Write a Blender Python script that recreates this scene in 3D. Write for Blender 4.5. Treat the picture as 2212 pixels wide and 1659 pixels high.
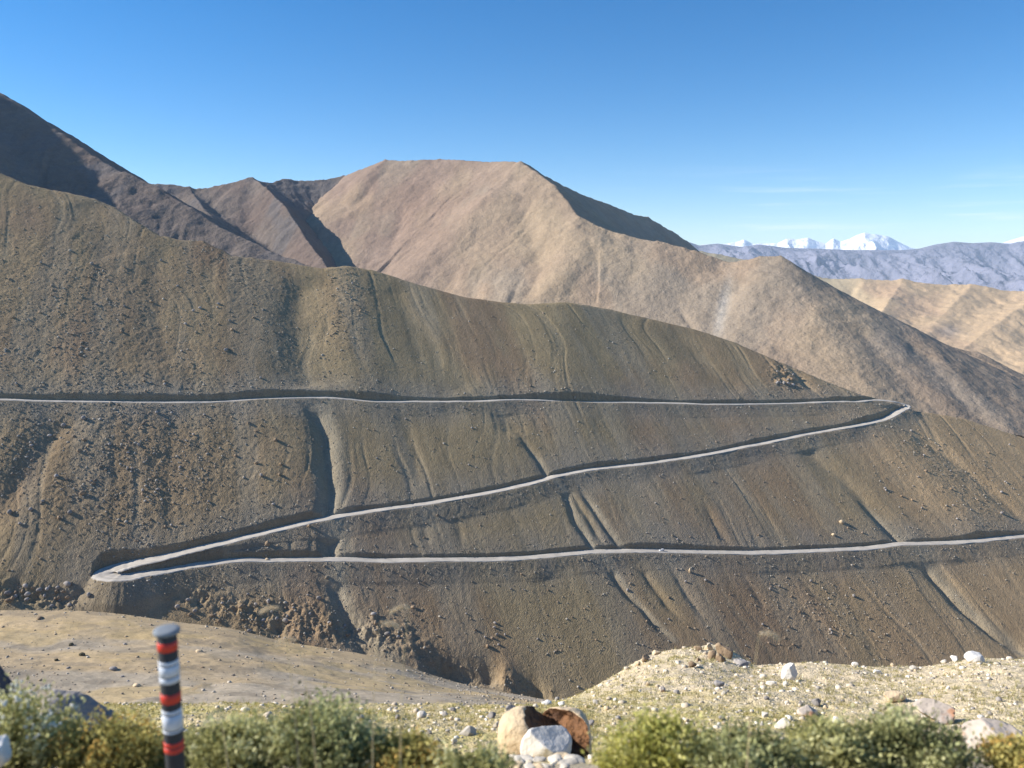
import bpy, math, random
import numpy as np

# ------------------------------------------------------------------ camera, world, sun
S = bpy.context.scene
for o in list(bpy.data.objects): bpy.data.objects.remove(o)
COL = S.collection
PITCH = math.radians(8.29); F = 796.4
SUN_AZ = math.radians(-85); SUN_EL = math.radians(30)     # azimuth from +Y towards +X

cam_data = bpy.data.cameras.new("camera"); cam = bpy.data.objects.new("camera", cam_data); COL.objects.link(cam)
cam_data.lens = 28; cam_data.sensor_width = 36; cam_data.clip_start = 0.1; cam_data.clip_end = 200000
cam.location = (0, 0, 0); cam.rotation_euler = (math.radians(90) - PITCH, 0, 0)
cam_data.dof.use_dof = True; cam_data.dof.focus_distance = 400; cam_data.dof.aperture_fstop = 1.25
S.camera = cam

W = bpy.data.worlds.new("World"); S.world = W; W.use_nodes = True
wn = W.node_tree.nodes; wl = W.node_tree.links
sky = wn.new('ShaderNodeTexSky'); sky.sky_type = 'NISHITA'; sky.sun_disc = False
sky.sun_elevation = SUN_EL; sky.sun_rotation = SUN_AZ
sky.altitude = 4200; sky.air_density = 1.25; sky.dust_density = 0.25; sky.ozone_density = 1.6
bg = wn['Background']; bg.inputs['Strength'].default_value = 0.14
hs = wn.new('ShaderNodeHueSaturation'); hs.inputs['Saturation'].default_value = 1.44; hs.inputs['Hue'].default_value = .502; hs.inputs['Value'].default_value = .66
wl.new(sky.outputs[0], hs.inputs['Color']); 
# a few thin cloud veils low over the horizon on the right
wt = wn.new('ShaderNodeTexCoord'); wsep = wn.new('ShaderNodeSeparateXYZ'); wl.new(wt.outputs['Generated'], wsep.inputs[0])
wmp = wn.new('ShaderNodeMapping'); wmp.inputs['Scale'].default_value = (4, 4, 70); wl.new(wt.outputs['Generated'], wmp.inputs[0])
wnz = wn.new('ShaderNodeTexNoise'); wnz.inputs['Scale'].default_value = 1.4; wnz.inputs['Detail'].default_value = 6; wl.new(wmp.outputs[0], wnz.inputs['Vector'])
def wmr(sock, a, b, c, d):
    q = wn.new('ShaderNodeMapRange'); q.interpolation_type = 'SMOOTHSTEP'
    for i, v in enumerate((a, b, c, d)): q.inputs[i + 1].default_value = v
    wl.new(sock, q.inputs[0]); return q.outputs[0]
def wmul(a, b):
    q = wn.new('ShaderNodeMath'); q.operation = 'MULTIPLY'; wl.new(a, q.inputs[0]); wl.new(b, q.inputs[1]); return q.outputs[0]
veil = wmul(wmul(wmr(wnz.outputs[0], .50, .72, 0, .38), wmr(wsep.outputs[2], .005, .03, 0, 1)), wmul(wmr(wsep.outputs[2], .05, .13, 1, 0), wmr(wsep.outputs[0], .05, .3, 0, 1)))
wmx = wn.new('ShaderNodeMix'); wmx.data_type = 'RGBA'; wl.new(veil, wmx.inputs[0]); wl.new(hs.outputs[0], wmx.inputs[6]); wmx.inputs[7].default_value = (4.6, 5.0, 5.5, 1); wl.new(wmx.outputs[2], bg.inputs[0])

sd = bpy.data.lights.new("sun", 'SUN'); sun = bpy.data.objects.new("sun", sd); COL.objects.link(sun)
sd.energy = 4.7; sd.angle = math.radians(0.5); sd.color = (1.0, 0.94, 0.85)
sun.rotation_euler = (math.radians(90) - SUN_EL, 0, -SUN_AZ + math.radians(180))
sun.location = (-50, 20, 60)
S.view_settings.view_transform = 'Standard'; S.view_settings.look = 'None'
S.view_settings.exposure = 0.85; S.view_settings.gamma = 1.0; S.view_settings.use_curve_mapping = False
S.cycles.volume_bounces = 1; S.cycles.max_bounces = 6; S.cycles.use_denoising = True
S.cycles.volume_step_rate = 5

# ------------------------------------------------------------------ pixel helpers (photo seen at 2212 x 1659)
K = 1024 / 2212.0
CP, SP = math.cos(PITCH), math.sin(PITCH)
def ray(xd, yd):
    u = (np.asarray(xd, float) * K - 512) / F; v = (384 - np.asarray(yd, float) * K) / F
    den = CP + v * SP
    return u / den, (-SP + v * CP) / den                 # t = X/Y, r = z/Y
def pix(X, Y, Z):
    d = Y * CP - Z * SP; up = Y * SP + Z * CP
    return (512 + F * X / d) / K, (384 - F * up / d) / K

# ------------------------------------------------------------------ noise
def _h(ix, iy, seed):
    n = (ix * 374761393 + iy * 668265263 + seed * 974634777) & 0xffffffff
    n = ((n ^ (n >> 13)) * 1274126177) & 0xffffffff
    return ((n ^ (n >> 16)) & 0xffff) / 65535.0
def vnoise(x, y, seed=0):
    x = np.asarray(x, float); y = np.asarray(y, float)
    xi = np.floor(x); yi = np.floor(y); fx = x - xi; fy = y - yi
    xi = xi.astype(np.int64); yi = yi.astype(np.int64)
    fx = fx * fx * fx * (fx * (fx * 6 - 15) + 10); fy = fy * fy * fy * (fy * (fy * 6 - 15) + 10)
    a = _h(xi, yi, seed); b = _h(xi + 1, yi, seed); c = _h(xi, yi + 1, seed); d = _h(xi + 1, yi + 1, seed)
    return (a + (b - a) * fx) * (1 - fy) + (c + (d - c) * fx) * fy * 1.0
def fbm(x, y, oct=4, seed=0, gain=0.5):
    s = 0; a = 1; tot = 0
    for i in range(oct):
        c, sn = math.cos(0.6 * i + .3), math.sin(0.6 * i + .3)
        s = s + a * (vnoise(x * c - y * sn + 17.3 * i, x * sn + y * c - 5.1 * i, seed + i) * 2 - 1)
        tot += a; a *= gain; x = x * 2.03; y = y * 2.03
    return s / tot
def ridged(x, y, oct=4, seed=0):
    s = 0; a = 1; tot = 0
    for i in range(oct):
        s = s + a * (1 - np.abs(vnoise(x + 7.7 * i, y - 3.3 * i, seed + i) * 2 - 1)); tot += a; a *= .5
        x = x * 2.1; y = y * 2.1
    return s / tot
def sstep(a, b, x):
    t = np.clip((x - a) / (b - a), 0, 1); return t * t * (3 - 2 * t)
def smin(a, b, k):
    h = np.clip(.5 + .5 * (b - a) / k, 0, 1); return b * (1 - h) + a * h - k * h * (1 - h)
def smax(a, b, k): return -smin(-a, -b, k)

def polydist(X, Y, pts, extra=None, reach=1e9):
    """nearest distance to polyline in plan, interpolated extra columns, length along it, side"""
    pts = np.asarray(pts, float)
    D = np.full(X.shape, 1e12)
    ex = np.asarray(extra, float) if extra is not None else np.zeros((len(pts), 1))
    E = np.zeros(X.shape + (ex.shape[1],)); A = np.zeros(X.shape)
    if reach < 1e8:
        m = ((X > pts[:, 0].min() - reach) & (X < pts[:, 0].max() + reach) & (Y > pts[:, 1].min() - reach) & (Y < pts[:, 1].max() + reach))
        idx = np.nonzero(m.ravel())[0]
    else: idx = np.arange(X.size)
    x = X.ravel()[idx]; y = Y.ravel()[idx]
    d = np.full(x.shape, 1e12); e = np.zeros((len(x), ex.shape[1])); al = np.zeros(x.shape); L = 0
    for i in range(len(pts) - 1):
        ax, ay = pts[i, :2]; bx, by = pts[i + 1, :2]; vx, vy = bx - ax, by - ay; l2 = vx * vx + vy * vy + 1e-9
        h = np.clip(((x - ax) * vx + (y - ay) * vy) / l2, 0, 1)
        dd = np.hypot(x - ax - h * vx, y - ay - h * vy)
        b = dd < d
        d[b] = dd[b]; hb = h[b][:, None]; e[b] = ex[i] * (1 - hb) + ex[i + 1] * hb; al[b] = L + h[b] * math.sqrt(l2)
        L += math.sqrt(l2)
    D.ravel()[idx] = d; E.reshape(-1, ex.shape[1])[idx] = e; A.ravel()[idx] = al
    return D, E, A
def spline(pts, n=8):
    p = np.asarray(pts, float); p = np.vstack([2 * p[0] - p[1], p, 2 * p[-1] - p[-2]]); out = []
    for i in range(1, len(p) - 2):
        for k in range(n):
            t = k / n
            out.append(.5 * (2 * p[i] + (p[i + 1] - p[i - 1]) * t + (2 * p[i - 1] - 5 * p[i] + 4 * p[i + 1] - p[i + 2]) * t * t + (3 * p[i] - p[i - 1] - 3 * p[i + 1] + p[i + 2]) * t ** 3))
    out.append(p[-2]); return np.array(out)

def blob(px, py, x, y, rx, ry, ang=0, soft=1.0):
    a = math.radians(ang); dx = px - x; dy = py - y
    u = (dx * math.cos(a) + dy * math.sin(a)) / rx; v = (-dx * math.sin(a) + dy * math.cos(a)) / ry
    return np.exp(-(u * u + v * v) ** soft)

# ------------------------------------------------------------------ object helpers
def tag(o, label=None, cat=None, group=None, kind=None):
    if label: o['label'] = label
    if cat: o['category'] = cat
    if group: o['group'] = group
    if kind: o['kind'] = kind
    return o
def mesh_np(name, V, Fc, mat, col=None, smooth=True):
    me = bpy.data.meshes.new(name); V = np.asarray(V, np.float32); Fc = np.asarray(Fc, np.int32)
    k = Fc.shape[1]
    me.vertices.add(len(V)); me.vertices.foreach_set('co', V.ravel())
    me.loops.add(Fc.size); me.loops.foreach_set('vertex_index', Fc.ravel())
    me.polygons.add(len(Fc)); me.polygons.foreach_set('loop_start', np.arange(0, Fc.size, k, dtype=np.int32))
    me.polygons.foreach_set('loop_total', np.full(len(Fc), k, np.int32))
    if smooth: me.polygons.foreach_set('use_smooth', np.ones(len(Fc), bool))
    me.update(calc_edges=True)
    if col is not None:
        ca = me.color_attributes.new('Col', 'FLOAT_COLOR', 'POINT')
        c = np.ones((len(V), 4), np.float32); c[:, :3] = col
        ca.data.foreach_set('color', c.ravel())
    if mat: me.materials.append(mat)
    return me
def link(name, me, parent=None):
    o = bpy.data.objects.new(name, me); COL.objects.link(o)
    if parent: o.parent = parent
    return o
def empty(name, loc):
    o = bpy.data.objects.new(name, None); o.location = loc; COL.objects.link(o); return o
def grid_faces(nr, nc):
    i = np.arange(nr - 1)[:, None] * nc + np.arange(nc - 1)[None, :]
    i = i.ravel(); return np.stack([i, i + 1, i + nc + 1, i + nc], 1)

# ------------------------------------------------------------------ materials
def new_mat(name):
    m = bpy.data.materials.new(name); m.use_nodes = True
    n = m.node_tree.nodes; l = m.node_tree.links; b = n['Principled BSDF']
    b.inputs['Roughness'].default_value = 0.9; b.inputs['Specular IOR Level'].default_value = 0.15
    return m, n, l, b
def N(n, t, **kw):
    x = n.new(t)
    for k, v in kw.items():
        if k.startswith('i_'): x.inputs[k[2:].replace('_', ' ')].default_value = v
        else: setattr(x, k, v)
    return x
def mult(n, l, colsock, facsock, lo, hi):
    mr = N(n, 'ShaderNodeMapRange'); mr.inputs[1].default_value = .25; mr.inputs[2].default_value = .75
    mr.inputs[3].default_value = lo; mr.inputs[4].default_value = hi; l.new(facsock, mr.inputs[0])
    v = N(n, 'ShaderNodeVectorMath', operation='SCALE'); l.new(colsock, v.inputs[0]); l.new(mr.outputs[0], v.inputs['Scale'])
    return v.outputs[0]
def terrain_mat(name, scales, amps, bumps, sat=None, rough=.95):
    """albedo from the Col attribute, broken up by several sizes of noise; bumps = (scale, height metres)"""
    m, n, l, b = new_mat(name); b.inputs['Roughness'].default_value = rough; b.inputs['Specular IOR Level'].default_value = .05
    at = N(n, 'ShaderNodeAttribute', attribute_name='Col'); tc = N(n, 'ShaderNodeTexCoord')
    c = at.outputs['Color']
    for sc, am in zip(scales, amps):
        nz = N(n, 'ShaderNodeTexNoise'); nz.inputs['Scale'].default_value = sc; nz.inputs['Detail'].default_value = 4; nz.inputs['Roughness'].default_value = .6
        l.new(tc.outputs['Object'], nz.inputs['Vector']); c = mult(n, l, c, nz.outputs[0], 1 - am, 1 + am)
    l.new(c, b.inputs['Base Color'])
    prev = None
    for sc, h, kind in bumps:
        bp = N(n, 'ShaderNodeBump'); bp.inputs['Strength'].default_value = 1.0; bp.inputs['Distance'].default_value = h
        if kind == 'v':
            t = N(n, 'ShaderNodeTexVoronoi'); t.inputs['Scale'].default_value = sc; l.new(tc.outputs['Object'], t.inputs['Vector'])
            inv = N(n, 'ShaderNodeMath', operation='SUBTRACT'); inv.inputs[0].default_value = 1; l.new(t.outputs['Distance'], inv.inputs[1]); s = inv.outputs[0]
        else:
            t = N(n, 'ShaderNodeTexNoise'); t.inputs['Scale'].default_value = sc; t.inputs['Detail'].default_value = 5; t.inputs['Roughness'].default_value = .65
            l.new(tc.outputs['Object'], t.inputs['Vector']); s = t.outputs[0]
        l.new(s, bp.inputs['Height'])
        if prev: l.new(prev, bp.inputs['Normal'])
        prev = bp.outputs[0]
    if prev: l.new(prev, b.inputs['Normal'])
    return m
def rock_mat(name, c1, c2, scale=3.0, bump=.02, rnd=.25, spots=None):
    m, n, l, b = new_mat(name); tc = N(n, 'ShaderNodeTexCoord'); oi = N(n, 'ShaderNodeObjectInfo')
    nz = N(n, 'ShaderNodeTexNoise'); nz.inputs['Scale'].default_value = scale; nz.inputs['Detail'].default_value = 6; nz.inputs['Roughness'].default_value = .7
    l.new(tc.outputs['Object'], nz.inputs['Vector'])
    cr = N(n, 'ShaderNodeValToRGB'); cr.color_ramp.elements[0].position = .35; cr.color_ramp.elements[1].position = .65
    cr.color_ramp.elements[0].color = (*c1, 1); cr.color_ramp.elements[1].color = (*c2, 1); l.new(nz.outputs[0], cr.inputs[0])
    mr = N(n, 'ShaderNodeMapRange'); mr.inputs[3].default_value = 1 - rnd; mr.inputs[4].default_value = 1 + rnd; l.new(oi.outputs['Random'], mr.inputs[0])
    v = N(n, 'ShaderNodeVectorMath', operation='SCALE'); l.new(cr.outputs[0], v.inputs[0]); l.new(mr.outputs[0], v.inputs['Scale'])
    out = v.outputs[0]
    if spots:
        n2 = N(n, 'ShaderNodeTexNoise'); n2.inputs['Scale'].default_value = spots[1]; n2.inputs['Detail'].default_value = 5; l.new(tc.outputs['Object'], n2.inputs['Vector'])
        r2 = N(n, 'ShaderNodeMapRange'); r2.inputs[1].default_value = .55; r2.inputs[2].default_value = .62; l.new(n2.outputs[0], r2.inputs[0])
        mx = N(n, 'ShaderNodeMix', data_type='RGBA'); l.new(r2.outputs[0], mx.inputs[0]); l.new(out, mx.inputs[6]); mx.inputs[7].default_value = (*spots[0], 1); out = mx.outputs[2]
    l.new(out, b.inputs['Base Color'])
    bp = N(n, 'ShaderNodeBump'); bp.inputs['Distance'].default_value = bump; bp.inputs['Strength'].default_value = 1
    nb = N(n, 'ShaderNodeTexNoise'); nb.inputs['Scale'].default_value = scale * 3; nb.inputs['Detail'].default_value = 6; l.new(tc.outputs['Object'], nb.inputs['Vector'])
    l.new(nb.outputs[0], bp.inputs['Height']); l.new(bp.outputs[0], b.inputs['Normal'])
    return m
M_slope = terrain_mat('scree', (.05, .35, 1.3), (.10, .14, .22), ((.25, .6, 'n'), (1.1, .28, 'v')))
M_mtn = terrain_mat('bare_mountain', (.012, .08, .35), (.10, .12, .14), ((.03, 4, 'n'), (.2, 1.6, 'n')))
M_far = terrain_mat('far_range', (.0015, .006), (.15, .12), ((.002, 90, 'n'), (.008, 25, 'n')))
M_near = terrain_mat('near_ground', (.05, 1.3, 9), (.08, .14, .2), ((5, .10, 'n'), (22, .03, 'v')))

# ------------------------------------------------------------------ the near slope across the valley (switchback hillside)
UX, UY, SL = -.358, .934, .6745; C0 = -633.0
def base1(X, Y): return SL * (UX * X + UY * Y) + C0
def on_plane(xd, yd):
    t, r = ray(xd, yd); Y = C0 / (r - SL * (UX * t + UY)); return t * Y, Y, r * Y
crest_px = np.array([(-260, 290), (-60, 355), (0, 373), (60, 398), (150, 416), (205, 428), (250, 448), (290, 474), (345, 508), (395, 517), (440, 520), (500, 550), (600, 562), (700, 580), (735, 577), (765, 576), (825, 588), (900, 612), (1000, 640), (1080, 651), (1140, 657), (1225, 655), (1320, 668), (1500, 710), (1580, 736), (1660, 770), (1780, 820), (1850, 848), (1900, 862), (1960, 884), (2080, 902), (2212, 945), (2420, 1010)], float)
ct, cr_ = ray(crest_px[:, 0], crest_px[:, 1]); cX, cY, cZ = on_plane(crest_px[:, 0], crest_px[:, 1])
def P(*pts): return np.array([on_plane(*p)[:2] for p in pts])
gullies = [  # plan polyline, width, depth
    (P((655, 590), (648, 680), (650, 740), (658, 800), (668, 845)), 24, 5.5), (P((676, 878), (686, 905), (703, 960), (707, 1040), (705, 1110), (712, 1190), (712, 1260)), 7, 2.6),
    (P((668, 850), (688, 900), (706, 960), (710, 1040), (708, 1110), (716, 1190), (712, 1255), (735, 1310), (770, 1370), (820, 1430)), 6, 4),
    (P((1110, 930), (1165, 1000), (1180, 1030), (1215, 1060), (1250, 1130), (1285, 1190), (1325, 1235), (1365, 1290), (1410, 1340), (1450, 1380)), 3.5, 2.6),
    (P((1240, 1045), (1285, 1100), (1325, 1160), (1355, 1197)), 3.2, 2.2),
    (P((1215, 1045), (1265, 1110), (1310, 1180)), 3, 1.6),
    (P((1340, 1190), (1385, 1225), (1415, 1270), (1470, 1340)), 3.5, 2),
    (P((1430, 1205), (1475, 1270), (1520, 1340)), 3.5, 1.4),
    (P((1520, 1080), (1550, 1140), (1578, 1185)), 5, 1.6),
    (P((1590, 1220), (1640, 1290), (1660, 1330)), 4, 1.2),
    (P((1700, 930), (1780, 1000), (1850, 1065), (1900, 1115), (1950, 1172), (1990, 1215), (2060, 1290), (2130, 1350), (2230, 1425)), 14, 3),
    (P((1840, 1070), (1900, 1125), (1950, 1172), (1990, 1215), (2060, 1290), (2130, 1350), (2230, 1425)), 3.5, 3),
    (P((1960, 930), (2050, 985), (2130, 1050), (2230, 1140)), 12, 3),
    (P((840, 600), (880, 680), (950, 780), (1010, 850)), 22, 2.5),
    (P((1440, 700), (1500, 770), (1600, 850)), 22, 2),
    (P((1060, 860), (1120, 950)), 10, 2.5),
    (P((160, 890), (100, 960), (50, 1030), (-20, 1120), (-120, 1230)), 14, 4.5),
    (P((350, 520), (335, 620), (345, 720), (365, 800)), 14, 1.8),
    (P((900, 1100), (930, 1185)), 4, 1.2), (P((980, 1100), (1000, 1185)), 4, 1.2), (P((870, 880), (905, 1050)), 8, 1.3),
    (P((380, 870), (365, 1000), (380, 1170)), 10, 1.6),
    (P((1700, 780), (1760, 850)), 8, 3),
    (P((180, 430), (260, 560)), 26, 3),
    (P((190, 1210), (260, 1200), (330, 1190)), 10, 2),
    (P((900, 1428), (960, 1436), (1050, 1452), (1090, 1470)), 9, 12), (P((1095, 1470), (1140, 1486), (1190, 1505)), 9, 10),
    (P((560, 1330), (640, 1370)), 14, 5), (P((415, 1280), (455, 1290)), 9, 5), (P((-20, 1262), (60, 1270), (110, 1280), (200, 1290)), 8, 4),
    (P((740, 1300), (770, 1370)), 7, 5), (P((530, 920), (520, 1040), (540, 1100)), 20, 1.5),
]
humps = [
    (P((738, 575), (745, 650), (770, 780), (790, 850)), 30, 4),
    (P((1225, 655), (1200, 740), (1230, 840)), 45, 5),
    (P((560, 640), (560, 800), (600, 1000)), 50, 3),
    (P((200, 500), (200, 700), (230, 900)), 60, 3),
    (P((1850, 880), (1960, 1000), (2080, 1120)), 30, 3),
    (P((870, 1420), (960, 1430), (1090, 1470)), 14, 3), (P((600, 1395), (760, 1420)), 16, 3),
]
# roads: display pixels of the centre line, half width, lowering
road_px = [
    # upper road, then round the far hairpin and back down to the near hairpin, then out to the right
    (-260, 858, 3.2, 0), (-60, 861, 3.2, 0), (100, 865, 3.2, 0), (300, 868, 3.2, 0), (450, 868, 3.2, 0), (560, 862, 3.2, 0), (690, 858, 3.4, 0), (740, 861, 3.2, 0), (800, 866, 3.2, 0), (900, 867, 3.2, 0), (1030, 866, 3.2, 0), (1130, 863, 3.2, 0), (1250, 868, 3.2, 0), (1400, 870, 3.2, 0), (1550, 873, 3.2, 0), (1700, 871, 3.2, 0), (1800, 867, 3.4, 0), (1850, 867, 3.4, 0), (1890, 864, 3.6, 0), (1925, 866, 3.8, 0), (1950, 872, 4.0, 0), (1957, 878, 4.6, 0), (1945, 886, 4.4, 0), (1925, 898, 4.2, 0), (1900, 908, 4.0, 0), (1850, 919, 3.6, 0),
    (1770, 933, 3.5, 0), (1700, 946, 3.5, 0), (1600, 967, 3.5, 0), (1500, 986, 3.5, 0), (1400, 1000, 3.5, 0), (1300, 1011, 3.5, 0), (1220, 1024, 3.6, 0), (1150, 1043, 3.6, 0), (1050, 1065, 3.6, 0), (900, 1090, 3.6, 0), (760, 1110, 3.8, 0), (650, 1131, 4, 0), (560, 1153, 4.2, 0), (480, 1173, 4.6, 0), (400, 1192, 5.0, 'z'), (330, 1208, 5.6, 'z'), (275, 1220, 7.4, 'z'), (240, 1231, 8.4, 'z'), (234, 1241, 8.4, 'z'), (262, 1246, 7.8, 'z'), (310, 1240, 5.8, 'z'), (370, 1230, 5.0, 'z'), (430, 1220, 4.5, 'z'), (500, 1211, 4, 0), (600, 1209, 3.8, 0),
    (720, 1208, 3.8, 0), (850, 1210, 3.8, 0), (1000, 1208, 3.8, 0), (1130, 1205, 3.8, 0), (1250, 1194, 3.8, 0), (1340, 1190, 3.8, 0), (1450, 1190, 3.8, 0), (1600, 1194, 3.8, 0), (1750, 1190, 3.8, 0), (1880, 1183, 3.8, 0), (1940, 1175, 3.8, 0), (2050, 1172, 3.8, 0), (2160, 1163, 3.8, 0), (2212, 1158, 3.8, 0), (2420, 1146, 3.8, 0)]
level = np.array([p[3] == 'z' for p in road_px]); rp = np.array([(p[0], p[1], p[2], 0 if p[3] == 'z' else p[3]) for p in road_px], float)
rX, rY, rZ = on_plane(rp[:, 0], rp[:, 1])
# lowered stretches: stay on the same sight line, so move along it to the new depth
tt, rr = ray(rp[:, 0], rp[:, 1]); Ylow = (C0 + rp[:, 3]) / (rr - SL * (UX * tt + UY))
zl = rr * Ylow; kz = np.nonzero(level)[0]                # the near hairpin stands on a levelled platform
zl[kz] = np.interp(np.linspace(0, 1, len(kz) + 2)[1:-1], [0, 1], [zl[kz[0] - 1], zl[kz[-1] + 1]]) - 4.0 * np.sin(np.linspace(0, math.pi, len(kz) + 2)[1:-1]); Ylow[kz] = zl[kz] / rr[kz]
ROAD = spline(np.stack([tt * Ylow, Ylow, zl, rp[:, 2]], 1), 6)
# small wobble of level so the cut bank is uneven
wob = fbm(np.arange(len(ROAD)) * .35, np.zeros(len(ROAD)), 3, 5) * .5
ROADZ = ROAD.copy(); ROADZ[:, 2] += wob - .3; ROADZ[:, 3] *= 1.12
def road_bench(X, Y, z):
    D, E, A = polydist(X, Y, ROADZ[:, :2], ROADZ[:, 2:4], 75)
    zr, w = E[..., 0], E[..., 1]
    m = D < 70
    cutn = 2.2 + 1.8 * vnoise(X * .09, Y * .09, 31) + 1.6 * vnoise(X * .45, Y * .45, 32)
    dd = np.maximum(D - w - .6, 0)
    up = zr + cutn * dd; lo = zr - (.86 + .16 * vnoise(X * .05, Y * .05, 33)) * dd - .6 * np.maximum(dd - 12, 0) + .35 * fbm(X * .4, Y * .4, 3, 34) * sstep(0, 3, dd)
    z2 = np.where(m, np.minimum(smax(z, lo, np.clip(dd * .5, .01, 1.8)), np.maximum(up, lo)), z)
    bank = np.clip((z - z2) * .5, 0, 1) * (D < 25); z2 = z2 + np.where(dd > .4, bank * (1.1 * fbm(X * .35, Y * .35, 4, 35)), 0)
    return z2, np.where(m, D - w, 99), np.where(m, z2 - z, 0)
def relief1(X, Y):
    z = base1(X, Y); q = UY * X - UX * Y; p = UX * X + UY * Y
    px, py = pix(X, Y, z)
    wx = X + 5 * fbm(X * .03, Y * .03, 3, 3); wy = Y + 5 * fbm(X * .03, Y * .03, 3, 4)
    for pl, w, d in gullies:
        D, _, A = polydist(wx, wy, pl, None, w * 3.2)
        Lt = np.hypot(*np.diff(pl, axis=0).T).sum(); fade = sstep(0, 25, A) * sstep(0, 18, Lt - A + 4)
        z = z - d * np.exp(-(np.minimum(D, 1e3) / w) ** 1.6) * fade
    for pl, w, d in humps:
        D, _, _ = polydist(wx, wy, pl, None, w * 3.2); z = z + d * np.exp(-(np.minimum(D, 1e3) / w) ** 2)
    z = z + 2.0 * fbm(q * .012 + .3, p * .004, 3, 9)
    rill = ridged(q * .055 + 1.5 * fbm(q * .01, p * .01, 2, 70), p * .006, 3, 11)
    z = z - .7 * sstep(.62, .95, rill) * (.35 + .65 * sstep(.35, .65, vnoise(q * .01, p * .012, 12)))
    # rocky zones
    rough = .25 + rocky(px, py)
    z = z + rough * (.55 * fbm(X * .14, Y * .14, 4, 21) + .4 * fbm(X * .5, Y * .5, 3, 22))
    cl = cliffy(px, py)
    z = z + cl * (5.0 * (ridged(X * .09, Y * .09, 4, 41) - .6) + 2.2 * fbm(X * .3, Y * .3, 3, 42))
    return z, px, py, q, p, rill
def rocky(px, py):
    a = .9 * blob(px, py, 170, 700, 420, 260, 20, 1.3) + .9 * blob(px, py, 230, 1050, 400, 170, 0, 1.3) + .8 * blob(px, py, 500, 570, 130, 70, 40) + .9 * blob(px, py, 745, 650, 60, 110, 0)
    a = a + .6 * blob(px, py, 2050, 1030, 190, 80, 35) + .8 * blob(px, py, 1690, 810, 35, 40, 60) + .6 * blob(px, py, 1760, 850, 90, 35, 20) + .5 * blob(px, py, 1760, 1330, 180, 80, 10)
    a = a + .7 * blob(px, py, 700, 1340, 330, 90, 12) + .4 * blob(px, py, 1150, 870, 80, 80, 70)
    return np.clip(a, 0, 1.2)
def cliffy(px, py):
    a = blob(px, py, 90, 1285, 160, 28, 4, 2) + blob(px, py, 430, 1290, 60, 25, 10) + blob(px, py, 650, 1345, 130, 36, 8) + .8 * blob(px, py, 830, 1370, 90, 30, 8) + .7 * blob(px, py, 540, 1330, 60, 20, 20) + .8 * blob(px, py, 980, 1440, 120, 22, 14) + .8 * blob(px, py, 1140, 1485, 70, 16, 20)
    a = a + 1.0 * blob(px, py, 1690, 812, 22, 30, -30)
    return np.clip(a, 0, 1)
def height1(X, Y, full=False):
    z, px, py, q, p, rill = relief1(X, Y)
    z, droad, dz = road_bench(X, Y, z)
    t = X / Y
    o = np.argsort(ct); rc = np.interp(t, ct[o], cr_[o]); yc = np.interp(t, ct[o], cY[o])
    cap = rc * Y - .34 * (Y - yc) + 1.2 + .8 * fbm(X * .12, Y * .12, 3, 51) * (1 + 2 * rocky(px, py))
    z = smin(z, cap, 7.0)
    z = np.where(Y > yc + 60, np.minimum(z, rc * Y - .34 * 60 - .62 * (Y - yc - 60)), z)
    if full: return z, px, py, q, p, rill, droad, dz
    return z
def lerp(c, d, m):
    return c * (1 - m[..., None]) + np.asarray(d) * m[..., None]
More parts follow.
